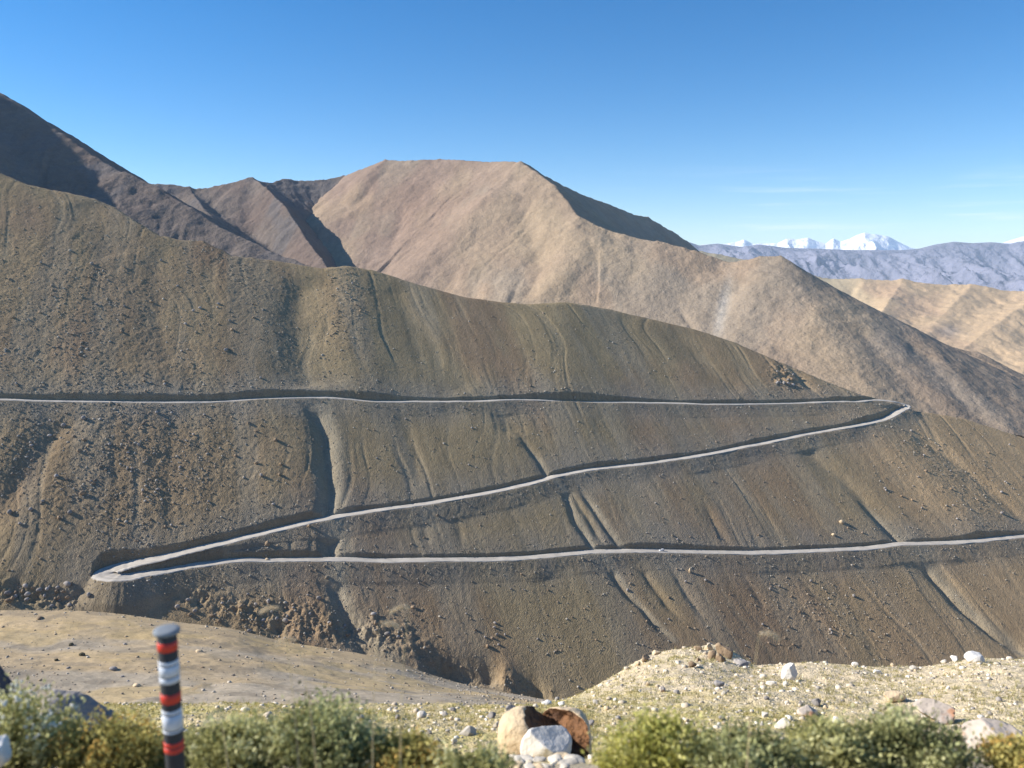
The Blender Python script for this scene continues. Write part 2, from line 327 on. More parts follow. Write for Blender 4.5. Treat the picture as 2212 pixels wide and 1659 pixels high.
def build_slope():
    nc, nr = 1350, 980
    t = np.linspace(-.80, .80, nc); Yv = np.concatenate([np.linspace(425, 1010, nr - 60), np.linspace(1015, 1250, 60)])
    Y, T = np.meshgrid(Yv, t, indexing='ij'); X = T * Y
    z, px, py, q, p, rill, dr, dz = height1(X, Y, True)
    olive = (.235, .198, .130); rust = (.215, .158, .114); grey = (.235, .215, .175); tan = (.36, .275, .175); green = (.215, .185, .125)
    c = np.zeros(X.shape + (3,)) + np.array(olive)
    n1 = fbm(q * .012, p * .005, 4, 81); n2 = fbm(q * .035, p * .004, 3, 83); n3 = fbm(q * .02, p * .01, 4, 85)
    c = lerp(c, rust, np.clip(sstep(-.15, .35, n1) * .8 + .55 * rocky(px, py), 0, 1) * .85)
    c = lerp(c, grey, sstep(.05, .45, n2) * .55); c = lerp(c, (.175, .138, .105), .55 * blob(px, py, 250, 640, 430, 170, 25) * sstep(-.5, .2, n3 + n2))  # upper left darkened in the colour, for the shade of its steeper ground
    c = lerp(c, green, sstep(.0, .4, n3) * .6 * sstep(700, 1000, px + 200) * sstep(1000, 800, py))
    # tan towards the right-hand end of the spur
    c = lerp(c, tan, sstep(1450, 2100, px + (py - 900) * -.35 + 160 * n1) * .9)
    c = lerp(c, tan, .45 * blob(px, py, 750, 620, 40, 60) + .35 * blob(px, py, 1820, 900, 160, 40, -10))
    c = lerp(c, (.26, .205, .14), .6 * blob(px, py, 600, 1340, 420, 60, 8))
    # grey spill of gravel under each road and in the gully beds
    spill = sstep(34, 2, dr) * (dz > -.2) * (.45 + .55 * vnoise(q * .06, p * .012, 91))
    c = lerp(c, (.20, .195, .18), np.clip(spill, 0, 1) * .75)
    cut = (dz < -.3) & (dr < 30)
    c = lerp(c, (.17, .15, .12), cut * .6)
    gl = sstep(.7, .95, rill); c = lerp(c, (.27, .24, .18), gl * .30)
    for gi, wd in ((2, 9), (11, 7), (3, 3), (4, 3)):
        D, _, A = polydist(X, Y, gullies[gi][0] + np.array([wd * .8, 0]), None, 40); c = lerp(c, (.27, .255, .21), np.exp(-(np.minimum(D, 100) / wd) ** 2) * .7 * sstep(0, 30, A))
    c = c * (1 + .13 * fbm(q * .09, p * .012, 3, 95) + .10 * fbm(q * .25, p * .02, 2, 96))[..., None] * np.array([1.17, 1.07, .93])
    V = np.stack([X, Y, z], -1).reshape(-1, 3)
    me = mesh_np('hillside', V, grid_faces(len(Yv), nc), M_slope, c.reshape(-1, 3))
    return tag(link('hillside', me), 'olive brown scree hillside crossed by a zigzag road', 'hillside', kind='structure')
build_slope()

# road ribbon lying in the bench
M_road, n, l, b = new_mat('dusty_road'); b.inputs['Roughness'].default_value = .95; b.inputs['Specular IOR Level'].default_value = .05
at = N(n, 'ShaderNodeAttribute', attribute_name='Col'); tc = N(n, 'ShaderNodeTexCoord'); nz = N(n, 'ShaderNodeTexNoise'); nz.inputs['Scale'].default_value = .15
l.new(tc.outputs['Object'], nz.inputs['Vector']); nz.inputs['Detail'].default_value = 5
l.new(mult(n, l, at.outputs['Color'], nz.outputs[0], .8, 1.15), b.inputs['Base Color'])
def build_road():
    R = spline(ROADZ, 4); nn = len(R); T = np.gradient(R[:, :2], axis=0)
    T /= np.linalg.norm(T, axis=1)[:, None] + 1e-9
    Nn = np.stack([-T[:, 1], T[:, 0]], 1); prof = np.array([-1.1, -1.0, -.72, -.5, -.28, 0, .28, .5, .72, 1.0, 1.1]); V = []; Cc = []
    cols = {1.1: .34, 1.0: .50, .72: .50, .5: .38, .28: .48, 0: .43}
    for k in prof:
        wv = R[:, 3] + 1.0 * fbm(np.arange(nn) * .12, np.full(nn, k * 3), 3, 61)
        xy = R[:, :2] + Nn * (wv * k)[:, None]
        zz = R[:, 2] + (.32 if abs(k) < 1.05 else -.35) + (.12 if abs(k) == 1.0 else 0)
        V.append(np.column_stack([xy, zz])); g = cols[abs(k)]; Cc.append(np.tile(np.array([g * 1.06, g * .96, g * .82]), (nn, 1)))
    V = np.stack(V, 1).reshape(-1, 3); Cc = np.stack(Cc, 1).reshape(-1, 3)
    me = mesh_np('road', V, grid_faces(nn, len(prof)), M_road, Cc)
    return tag(link('road', me), 'pale gravel road with two hairpin bends', 'road', kind='structure')
build_road()

# ------------------------------------------------------------------ mountains behind, built from their ridge lines
def R3(*pts):
    """(display x, display y, distance) -> ridge points"""
    out = []
    for x, y, Y in pts:
        t, r = ray(x, y); out.append((t * Y, Y, r * Y))
    return np.array(out)
def ridge_terrain(X, Y, ridges, k=14, seed=0, rill=9, rs=.012, floor=-900):
    """every ridge segment carries a slope of constant steepness; the terrain is the smooth upper envelope"""
    z = np.full(X.shape, float(floor))
    for j, (pl, s) in enumerate(ridges):
        h = np.full(X.shape, -1e5); A = np.zeros(X.shape); D = np.zeros(X.shape); L = 0
        for i in range(len(pl) - 1):
            ax, ay, az = pl[i]; vx, vy = pl[i + 1, 0] - ax, pl[i + 1, 1] - ay; ln = math.hypot(vx, vy); g = (pl[i + 1, 2] - az) / ln
            u0 = ((X - ax) * vx + (Y - ay) * vy) / ln; p = np.abs((X - ax) * vy - (Y - ay) * vx) / ln
            gg_ = max(min(g, .97 * s), -.97 * s); u = np.clip(u0 + p * gg_ / math.sqrt(s * s - gg_ * gg_), 0, ln)
            d = np.hypot(p, u - u0); hh = az + g * u - s * d
            b = hh > h; h = smax(h, hh, 7) if k > 0 else np.maximum(h, hh); A = np.where(b, L + u, A); D = np.where(b, d, D); L += ln
        if rill: 
            g = ridged(A * rs + .6 * fbm(X * .006, Y * .006, 2, seed + j), D * .0012 + j * 3.1, 3, seed + 20 + j)
            h = h - rill * sstep(.45, .95, g) * sstep(8, 160, D)
        z = smax(z, h, k)
    return z
def mountain(name, label, ridges, t0, t1, y0, y1, nc, nr, colfn, seed=0, k=14, rill=9, rs=.012, noise=(7, .01, 3.0, .05), mat=None, detail=()):
    t = np.linspace(t0, t1, nc); Yv = np.exp(np.linspace(math.log(y0), math.log(y1), nr))
    Y, T = np.meshgrid(Yv, t, indexing='ij'); X = T * Y
    z = ridge_terrain(X, Y, ridges, k, seed, rill, rs)
    for sg, w, amp, pl in detail:                          # spurs and gullies lying on the face already built
        q = []
        for xd, yd in np.array(spline(pl, 3)):
            tt_, rr_ = ray(xd, yd); ys = np.linspace(y0, y1, 300); zz = ridge_terrain(tt_ * ys, ys, ridges, k, seed, 0, rs)
            hit = np.nonzero(zz > rr_ * ys)[0]
            if len(hit): q.append((tt_ * ys[hit[0]], ys[hit[0]]))
        if len(q) < 2: continue
        D, _, A = polydist(X, Y, q, None, w * 3.5); z = z + sg * amp * np.exp(-(np.minimum(D, 2000) / w) ** 1.7) * sstep(0, 60, A)
    z = z + noise[0] * fbm(X * noise[1], Y * noise[1], 5, seed + 7) + noise[2] * fbm(X * noise[3], Y * noise[3], 4, seed + 8)
    c = colfn(X, Y, z, *pix(X, Y, z))
    me = mesh_np(name, np.stack([X, Y, z], -1).reshape(-1, 3), grid_faces(nr, nc), mat or M_mtn, c.reshape(-1, 3))
    return tag(link(name, me), label, 'mountain', kind='structure')
def shade2(ca, cb, cc, seed):
    def f(X, Y, z, px, py):
        c = np.zeros(X.shape + (3,)) + np.array(ca)
        c = lerp(c, cb, sstep(-.25, .35, fbm(X * .006, Y * .003, 4, seed))); c = lerp(c, cc, .8 * sstep(.05, .4, fbm(X * .015, Y * .008, 4, seed + 5)))
        return c
    return f
brown = shade2((.17, .14, .12), (.165, .125, .105), (.145, .13, .125), 300)
m2 = [(R3((-900, -260, 2300), (-500, -20, 2000), (-200, 100, 1800), (0, 203, 1650), (120, 282, 1560), (200, 335, 1500), (270, 374, 1450), (340, 402, 1420), (415, 450, 1370), (480, 494, 1330), (540, 522, 1300), (600, 552, 1270), (690, 582, 1230), (800, 640, 1190), (950, 720, 1150)), .62),
      (np.array([(-1750, 2000, 730), (-1300, 1600, 512), (-1200, 1480, 435), (-1110, 1350, 362), (-970, 1180, 240)]), .74),
      (R3((270, 374, 1450), (230, 440, 1360), (200, 500, 1290), (180, 580, 1200)), .55)]
mountain('mountain_near', 'dark brown mountain shoulder falling from the left edge', m2, -.95, -.1, 1010, 2400, 560, 620, brown, 100)
m3 = [(R3((150, 330, 2200), (250, 378, 2180), (340, 398, 2150), (410, 408, 2150), (480, 399, 2170), (538, 383, 2200), (572, 394, 2230), (610, 385, 2300), (650, 389, 2330), (700, 390, 2350), (742, 379, 2380)), .6),
      (R3((545, 384, 2200), (575, 405, 2100), (610, 440, 2000), (640, 480, 1900), (665, 520, 1800), (695, 560, 1700), (720, 600, 1620)), .92),
      (R3((410, 408, 2150), (440, 450, 1980), (490, 500, 1800)), .6)]
mountain('mountain_middle', 'grey brown saddle ridge with a dark shaded gully side', m3, -.65, -.05, 1250, 3000, 520, 560, brown, 140)
def m4col(X, Y, z, px, py):
    c = np.zeros(X.shape + (3,)) + np.array((.325, .243, .172))
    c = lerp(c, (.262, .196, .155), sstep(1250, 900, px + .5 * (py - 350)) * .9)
    c = lerp(c, (.30, .245, .185), .8 * sstep(.0, .35, fbm(X * .008, Y * .004, 4, 411)))
    c = lerp(c, (.365, .280, .188), .7 * sstep(.0, .35, fbm(X * .005 + 9, Y * .003, 3, 415)))
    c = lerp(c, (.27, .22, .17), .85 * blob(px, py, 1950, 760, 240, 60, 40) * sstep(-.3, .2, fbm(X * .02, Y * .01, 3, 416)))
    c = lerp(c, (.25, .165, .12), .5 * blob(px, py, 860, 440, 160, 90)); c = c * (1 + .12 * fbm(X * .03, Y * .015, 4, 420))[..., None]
    c = lerp(c, (.50, .46, .40), .6 * blob(px, py, 1560, 670, 12, 60, 12))
    return c
m4 = [(R3((742, 379, 2380), (790, 362, 2330), (832, 346, 2280), (870, 349, 2250), (950, 343, 2200), (1050, 350, 2100), (1125, 347, 2000), (1155, 366, 1930), (1195, 400, 1840), (1250, 468, 1690), (1300, 492, 1650), (1350, 505, 1620), (1420, 520, 1580), (1500, 542, 1545), (1585, 568, 1510), (1640, 567, 1495), (1685, 566, 1480)), .70),
      (R3((1640, 567, 1495), (1685, 566, 1480), (1735, 592, 1475), (1790, 628, 1470), (1850, 655, 1465), (1920, 690, 1455), (2010, 735, 1450), (2110, 760, 1440), (2165, 815, 1430), (2230, 880, 1420), (2400, 980, 1400)), .50),
      (R3((1135, 356, 2030), (1170, 376, 2130), (1220, 402, 2260), (1300, 436, 2480), (1372, 466, 2700), (1400, 469, 2760), (1450, 498, 2900), (1500, 531, 3050), (1580, 567, 3250), (1700, 620, 3500)), .88)]
m4d = [(+1, 55, 13, [(1095, 400), (1040, 450), (960, 530), (880, 610), (820, 690)]), (+1, 70, 12, [(1320, 500), (1230, 590), (1120, 660)]),
       (+1, 45, 9, [(1690, 572), (1620, 640), (1560, 700)]), (+1, 40, 4, [(1700, 575), (1760, 680), (1840, 800), (1920, 900)]), (-1, 26, 9, [(1125, 430), (1145, 500), (1165, 570), (1140, 640)]),
       (-1, 22, 6, [(1010, 540), (960, 620), (930, 660)]), (-1, 26, 8, [(1610, 590), (1575, 650), (1550, 720)]), (-1, 5, 3.5, [(1455, 650), (1480, 685), (1500, 715)]),
       (-1, 22, 3.5, [(1800, 655), (1880, 740), (1960, 830), (2010, 900)]), (-1, 18, 3, [(1930, 700), (2030, 800), (2110, 900)]), (+1, 22, 3, [(2010, 740), (2080, 820), (2170, 920)]),
       (-1, 16, 4, [(1300, 560), (1220, 640)]), (-1, 7, 4, [(1960, 830), (2040, 890), (2130, 930)]), (-1, 16, 4, [(880, 430), (850, 520), (830, 600)])]
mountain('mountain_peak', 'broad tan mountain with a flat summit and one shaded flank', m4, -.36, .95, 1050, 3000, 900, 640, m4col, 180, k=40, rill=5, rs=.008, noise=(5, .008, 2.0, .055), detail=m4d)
def m5col(X, Y, z, px, py):
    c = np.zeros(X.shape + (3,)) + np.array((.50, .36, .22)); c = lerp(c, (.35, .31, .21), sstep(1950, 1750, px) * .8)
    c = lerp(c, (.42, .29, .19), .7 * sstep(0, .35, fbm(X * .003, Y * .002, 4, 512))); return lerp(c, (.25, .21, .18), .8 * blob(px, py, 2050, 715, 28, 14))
m5 = [(R3((1500, 540, 4300), (1640, 566, 4200), (1740, 590, 4100), (1800, 600, 4050), (1860, 603, 4000), (1950, 611, 3950), (2060, 616, 3900), (2130, 626, 3850), (2212, 631, 3800), (2330, 640, 3700), (2500, 655, 3600)), .46),
      (R3((1950, 611, 3950), (1900, 680, 3450), (1850, 760, 3050)), .36), (R3((2100, 620, 3880), (2020, 700, 3400), (1960, 790, 3000)), .36),
      (R3((2260, 634, 3750), (2170, 690, 3400), (2090, 750, 3100), (2050, 800, 2900)), .36), (R3((2400, 700, 3400), (2260, 770, 3000), (2160, 850, 2700)), .36), (R3((2560, 760, 3000), (2380, 850, 2650), (2230, 930, 2400)), .36)]
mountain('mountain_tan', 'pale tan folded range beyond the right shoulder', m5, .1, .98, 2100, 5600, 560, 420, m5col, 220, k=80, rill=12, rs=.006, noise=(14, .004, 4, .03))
def m6(name, label, crest, Y0, back, seed, colfn, nrid, t0, t1, slope, amp):
    nc, nr = 620, 300
    t = np.linspace(t0, t1, nc); Yv = np.linspace(Y0 - back * 3.0, Y0 + back, nr); Y, T = np.meshgrid(Yv, t, indexing='ij'); X = T * Y
    c_t, c_r = ray([p[0] for p in crest], [p[1] for p in crest]); rc = np.interp(T, c_t, c_r)
    d = Y - Y0; z = rc * Y0 - np.where(d < 0, -d * slope, d * .8)
    wrp = 900 * fbm(X * .0003, Y * .0003, 3, seed)
    g = ridged((X + wrp) / nrid + d * .00012, (Y + wrp) / (nrid * 2.2), 5, seed + 3)
    z = z + (g - .75) * amp * sstep(0, back * .8, np.abs(d)) + amp * .10 * fbm(X * .002, Y * .002, 4, seed + 9) * sstep(0, back * .3, np.abs(d))
    me = mesh_np(name, np.stack([X, Y, z], -1).reshape(-1, 3), grid_faces(nr, nc), M_far, colfn(X, Y, z, g).reshape(-1, 3)); return tag(link(name, me), label, 'mountain range', kind='structure')
def c6(X, Y, z, g):
    c = np.zeros(X.shape + (3,)) + np.array((.20, .20, .26)); return lerp(c, (.72, .74, .78), sstep(540, 600, z + 100 * fbm(X * .002, Y * .002, 3, 77)) * .8)
m6('mountain_range_purple', 'hazy blue purple mountain range on the horizon', [(900, 520), (1300, 512), (1480, 520), (1510, 530), (1550, 526), (1600, 533), (1640, 528), (1700, 535), (1760, 537), (1850, 540), (1950, 540), (1985, 537), (2020, 528), (2060, 522), (2100, 525), (2140, 523), (2180, 526), (2212, 520), (2300, 525), (2600, 530)], 15000, 1800, 600, c6, 1300, -.1, .9, .22, 1300)
def c7(X, Y, z, g):
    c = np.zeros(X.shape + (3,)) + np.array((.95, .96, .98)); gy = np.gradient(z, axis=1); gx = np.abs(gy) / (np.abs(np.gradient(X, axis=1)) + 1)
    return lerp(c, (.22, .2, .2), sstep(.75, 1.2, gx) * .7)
m6('snow_mountains', 'white snow covered peaks behind the purple range', [(1000, 560), (1400, 545), (1500, 532), (1520, 528), (1560, 527), (1590, 523), (1607, 517), (1625, 526), (1680, 525), (1700, 515), (1720, 517), (1745, 513), (1765, 521), (1785, 526), (1800, 514), (1815, 522), (1835, 516), (1850, 508), (1868, 502), (1880, 505), (1900, 507), (1920, 511), (1940, 522), (1965, 534), (1990, 541), (2060, 545), (2150, 530), (2185, 518), (2212, 510), (2260, 500), (2400, 530), (2600, 545)], 20500, 1200, 650, c7, 900, .2, .9, .5, 800)

# ------------------------------------------------------------------ own side of the valley: road shoulder, meadow, drop, fan
SKY = np.array([(-900, 1500), (-300, 1512), (0, 1516), (300, 1520), (600, 1523), (1000, 1524), (1150, 1521), (1225, 1513), (1262, 1498), (1292, 1480), (1340, 1450), (1400, 1420), (1480, 1404), (1560, 1395), (1600, 1420), (1625, 1437), (1750, 1430), (1900, 1441), (2000, 1440), (2060, 1428), (2110, 1421), (2212, 1424), (2400, 1426), (3100, 1440)], float)
def table(x, y, sg):
    xx = np.arange(-900, 3100, 4.0); yy = np.interp(xx, x, y)
    if sg: k = np.exp(-(np.arange(-60, 61) * 4.0 / sg) ** 2 / 2); yy = np.convolve(np.pad(yy, 60, mode='edge'), k / k.sum(), 'valid')
    return xx, yy
sx_, sy_ = table(SKY[:, 0], SKY[:, 1], 5); st, sr = ray(sx_, sy_); _, sys_ = table(SKY[:, 0], SKY[:, 1], 75); _, srs = ray(sx_, sys_)
_, SYE = table(np.array([0, 1150, 1300, 1420, 1560, 1625, 2212]), np.array([19, 20, 27, 31, 32, 30, 30.]), 30)
FAN = np.array([(-900, 1318), (-200, 1318), (0, 1318), (150, 1318), (250, 1324), (400, 1346), (500, 1356), (600, 1384), (760, 1408), (860, 1428), (900, 1448), (1000, 1478), (1050, 1488), (1150, 1506), (1240, 1522), (1500, 1570), (2200, 1700), (3000, 1800)], float)
fx_, fy_ = table(FAN[:, 0], FAN[:, 1], 25); ft, fr = ray(fx_, fy_); _, fs_ = table(FAN[:, 0], FAN[:, 1], 140); _, frs = ray(fx_, fs_); FYE = np.interp(fx_, [-200, 0, 600, 1240], [455, 450, 452, 440])
def height_near(X, Y):
    Ys = np.maximum(Y, 3.0); t = np.clip(X / Ys, -1.6, 1.6)
    re = np.interp(t, st, sr); ye = np.interp(t, st, SYE)
    near = np.where(Y < 4.4, -2.72 - .07 * Y, -3.03 - .66 * (Y - 4.4))                      # shoulder then bank
    ra = .664; u = np.clip((Y - 9.5) / (ye - 9.5), 0, 1.0)
    res = np.interp(t, st, srs); prof = ra + (-res - ra) * (1 - (1 - u) ** 1.6) - (re - res) * u ** 4
    mid = -Ys * prof
    z = np.where(Y < 9.5, np.maximum(near, -99), mid)
    z = np.where(Y < 9.5, near * 1.0, mid)
    z9 = -3.03 - .66 * (9.5 - 4.4); z = z + np.where(Y >= 9.5, 0, (-9.5 * ra - z9) * sstep(4.4, 9.5, Y))
    bump = sstep(6, 11, Y) * (.10 * fbm(X * .5, Y * .5, 3, 600) + .05 * fbm(X * 2.2, Y * 2.2, 3, 601) + .025 * fbm(X * 8, Y * 8, 2, 602))
    bump = bump + sstep(15, 26, Y) * .22 * fbm(X * .35, Y * .35, 3, 603) * sstep(.1, .3, t)
    ze = re * ye
    out = ze - .62 * (Y - ye) - .0 * Y
    # long slope down to the fan
    rf = np.interp(t, ft, fr); yf = np.interp(t, ft, FYE)
    low = ye + 1; YS = 290.0; zS = np.minimum(-.598 * YS, -.59 * YS)
    k = np.clip((Y - ye) / (YS - ye), 0, 1)
    down = ze + (zS - ze) * k - 2.5 * sstep(0, .06, k)
    v = np.clip((Y - YS) / (yf - YS), 0, 1); rr_ = -.598 * -1
    rfs = np.interp(t, ft, frs); rfan = .598 + (-rfs - .598) * v - (rf - rfs) * v ** 3; fan = rfan * -Y
    fanb = sstep(0, .15, v) * sstep(1.02, .85, v) * (3.4 * fbm(X * .012, Y * .02, 3, 610) + 1.3 * fbm(X * .05, Y * .07, 5, 611))
    fan = fan + fanb
    beyond = rf * yf - .95 * (Y - yf)
    far = np.where(Y < YS, down, np.where(Y < yf, fan, beyond))
    edge = .06 * fbm(X * 1.7, Y * 1.7, 3, 620)
    z = np.where(Y < ye, z + bump, np.where(Y < ye + 200, far, far))
    return z
def build_near():
    nc, nr = 1150, 1000
    Yv = np.concatenate([np.linspace(-5.5, 3.0, 24)[:-1], np.exp(np.linspace(math.log(3.0), math.log(36), 520)), np.exp(np.linspace(math.log(36.6), math.log(285), 60)), np.linspace(288, 500, 340)]); nr = len(Yv)
    t = np.linspace(-.82, .82, nc); t = np.concatenate([np.linspace(-3, -.83, 40), t, np.linspace(.83, 3, 40)]); nc = len(t)
    Y, T = np.meshgrid(Yv, t, indexing='ij'); X = T * np.maximum(Y, 3.0)
    z = height_near(X, Y); px, py = pix(X, np.maximum(Y, 3), z)
    meadow = (.50, .42, .18); sand = (.74, .60, .40); dry = (.62, .50, .27); fanc = (.44, .335, .205); dust = (.42, .36, .27)
    c = np.zeros(X.shape + (3,)) + np.array(dry)
    n1 = fbm(X * .35, Y * .35, 4, 630); n2 = fbm(X * 1.4, Y * 1.4, 4, 631); n3 = fbm(X * 5, Y * 5, 3, 632)
    c = lerp(c, meadow, sstep(-.3, .25, n1 + .6 * n2))
    c = lerp(c, sand, np.clip(sstep(1480, 1400, py) + sstep(1200, 1300, px) * sstep(1570, 1470, py), 0, 1) * sstep(-.75, .1, n2 + .9 * n3))
    c = lerp(c, sand, sstep(1750, 2050, px) * .85 * sstep(-.6, .0, n2 + .5 * n3)); c = lerp(c, (.68, .58, .42), sstep(.2, .5, n3) * .5)
    c = lerp(c, (.30, .27, .20), sstep(.25, .5, fbm(X * 2.6, Y * 2.6, 3, 633)) * .45)
    c = np.where((Y < 7.5)[..., None], lerp(c, dust, np.ones(X.shape) * .8), c)
    m = (Y > 120)
    f = np.zeros(X.shape + (3,)) + np.array(fanc)
    f = lerp(f, (.40, .335, .25), sstep(-.2, .25, fbm(X * .010, Y * .03, 4, 641) + .35 * (py - 1430) / 100)); f = lerp(f, (.47, .35, .18), .7 * sstep(.05, .4, fbm(X * .02, Y * .05, 4, 642)))
    f = f * (1 + .16 * fbm(X * .25, Y * .5, 4, 643) + .10 * fbm(X * .9, Y * 1.5, 3, 644))[..., None]; f = lerp(f, (.24, .20, .15), .5 * sstep(.15, .4, fbm(X * .06, Y * .12, 4, 645)))
    f = lerp(f, (.20, .17, .13), .6 * blob(px, py, 20, 1450, 100, 26, 8))
    c = np.where(m[..., None], f, c)
    me = mesh_np('ground', np.stack([X, Y, z], -1).reshape(-1, 3), grid_faces(nr, nc), M_near, c.reshape(-1, 3))
    return tag(link('ground', me), 'dry meadow and sandy knoll below the roadside', 'ground', kind='structure')
build_near()
# valley floor far below, out to the horizon
me = mesh_np('valley_floor', [(-60000, -3000, -1000), (60000, -3000, -1000), (60000, 70000, -1000), (-60000, 70000, -1000)], [(0, 1, 2, 3)], M_far, np.tile([.34, .27, .19], (4, 1)))
tag(link('valley_floor', me), 'brown valley land far below the mountains', 'ground', kind='structure')

# air between here and the far ranges
def haze():
    x0, x1, y0, y1, z0, z1 = -30000, 30000, -500, 30000, -1001, 1150
    V = [(x, y, z) for z in (z0, z1) for y in (y0, y1) for x in (x0, x1)]
    Fc = [(0, 2, 3, 1), (4, 5, 7, 6), (0, 1, 5, 4), (2, 6, 7, 3), (0, 4, 6, 2), (1, 3, 7, 5)]
    m = bpy.data.materials.new('air'); m.use_nodes = True; nt = m.node_tree; nt.nodes.remove(nt.nodes['Principled BSDF'])
    v = nt.nodes.new('ShaderNodeVolumePrincipled'); v.inputs['Color'].default_value = (.66, .82, 1.0, 1); v.inputs['Density'].default_value = HAZE
    v.inputs['Anisotropy'].default_value = 0.0
    nt.links.new(v.outputs[0], nt.nodes['Material Output'].inputs['Volume'])
    return tag(link('haze', mesh_np('haze', V, Fc, m, smooth=False)), 'thin blue haze over the far ranges', 'haze', kind='stuff')
HAZE = 2.7e-5
haze()

# ------------------------------------------------------------------ placing helpers
def hit(xd, yd, fn, y0, y1, n=1500):
    """where the sight line first meets a surface"""
    t, r = ray(xd, yd); ys = np.exp(np.linspace(math.log(y0), math.log(y1), n)); zz = fn(t * ys, ys)
    k = np.nonzero(zz > r * ys)[0]
    if not len(k): k = [n - 1]
    y = ys[k[0]]; return t * y, y, float(zz[k[0]])
rng = np.random.default_rng(7)
def ico(sub):
    import bmesh
    bm = bmesh.new(); bmesh.ops.create_icosphere(bm, subdivisions=sub, radius=1); bm.verts.ensure_lookup_table()
    V = np.array([v.co[:] for v in bm.verts]); Fc = np.array([[v.index for v in f.verts] for f in bm.faces]); bm.free(); return V, Fc
ICO = {k: ico(k) for k in (1, 2, 3, 4, 5)}
def rock_verts(sub, seed, cuts=9, rough=.06, size=(1, 1, 1), lo=.55, hi=.9):
    g = np.random.default_rng(seed); V = ICO[sub][0].copy()
    for _ in range(cuts):
        nrm = g.normal(size=3); nrm /= np.linalg.norm(nrm); d = g.uniform(lo, hi); h = V @ nrm - d
        V -= np.outer(np.maximum(h, 0), nrm)
    a = seed * 1.7
    V = V * (1 + rough * (fbm(V[:, 0] * 2 + a, V[:, 1] * 2 + V[:, 2] * 1.3, 4, seed))[:, None] * 2)
    return V * np.array(size)
def rock_mesh(name, sub, seed, mat, size, cuts=9, rough=.06, smooth=False, **kw):
    return mesh_np(name, rock_verts(sub, seed, cuts, rough, size, **kw), ICO[sub][1], mat, smooth=smooth)

R_pale = rock_mat('pale_granite', (.62, .57, .49), (.46, .41, .34), 2.5, .03)
R_white = rock_mat('white_granite', (.80, .76, .69), (.62, .60, .56), 3.0, .03, .05)
R_brown = rock_mat('brown_rock', (.34, .25, .16), (.22, .16, .11), 1.5, .08)
R_grey = rock_mat('grey_rock', (.36, .33, .30), (.24, .22, .21), 1.5, .08)
R_tan = rock_mat('tan_boulder', (.66, .52, .34), (.52, .40, .26), 3.0, .05, .08)
R_rust = rock_mat('rust_rock', (.26, .13, .06), (.08, .045, .03), 4.0, .06, .1)
R_pink = rock_mat('pinkish_rock', (.60, .51, .42), (.42, .36, .31), 2.0, .05, .15, ((.50, .27, .16), 1.5))
R_dark = rock_mat('dark_blue_rock', (.10, .11, .14), (.06, .065, .08), 2.0, .03, .1, ((.55, .56, .58), 1.2))

# ------------------------------------------------------------------ stones on the hillside
def stone_field():
    n = 80000
    t = rng.uniform(-.70, .72, n); Y = rng.uniform(470, 960, n); X = t * Y
    z0 = base1(X, Y); px, py = pix(X, Y, z0)
    q = UY * X - UX * Y; p = UX * X + UY * Y
    clump = sstep(-.15, .45, fbm(q * .03, p * .012, 4, 701)); dens = .10 + .55 * rocky(px, py) * (.35 + clump) + .35 * cliffy(px, py) + .14 * clump * sstep(1150, 1300, py) + .08 * clump
    pass
    near_d, _, _ = polydist(X, Y, ROADZ[::3, :2], None, 40); dens = dens + .34 * np.exp(-((near_d - 8) / 6) ** 2)
    keep = rng.random(n) < dens; X, Y, px, py = X[keep], Y[keep], px[keep], py[keep]
    z, *_r, dr, dz = height1(X, Y, True); ok = dr > 1.2; X, Y, z, px, py = X[ok], Y[ok], z[ok], px[ok], py[ok]; m = len(X)
    s = np.clip(np.exp(rng.normal(-.86, .42, m)), .2, 1.4) * (1 + .3 * rocky(px, py)); V0, F0 = ICO[1]
    V0 = V0[:]; A = rng.uniform(0, 6.28, m); ca, sa = np.cos(A), np.sin(A)
    Vs = V0[None] * (1 + rng.uniform(-.3, .25, (m, len(V0)))[..., None]) * np.stack([s, s * rng.uniform(.6, 1, m), s * rng.uniform(.5, .95, m)], 1)[:, None, :]
    x = Vs[..., 0] * ca[:, None] - Vs[..., 1] * sa[:, None]; y = Vs[..., 0] * sa[:, None] + Vs[..., 1] * ca[:, None]
    P_ = np.stack([x + X[:, None], y + Y[:, None], Vs[..., 2] + (z + .15 * s)[:, None]], -1).reshape(-1, 3)
    Fc = (F0[None] + (np.arange(m) * len(V0))[:, None, None]).reshape(-1, 3)
    k = rng.random(m)[:, None]; c = np.where(k < .35, [[.36, .33, .28]], np.where(k < .75, [[.28, .23, .17]], [[.24, .185, .135]])) * rng.uniform(.75, 1.2, (m, 1))
    me = mesh_np('scree_stones', P_, Fc, M_stone, np.repeat(c, len(V0), 0), smooth=False)
    tag(link('scree_stones', me), 'countless small stones strewn over the hillside', 'scree', kind='stuff')
M_stone, n, l, b = new_mat('stone_mixed'); at = N(n, 'ShaderNodeAttribute', attribute_name='Col'); l.new(at.outputs['Color'], b.inputs['Base Color'])
stone_field()
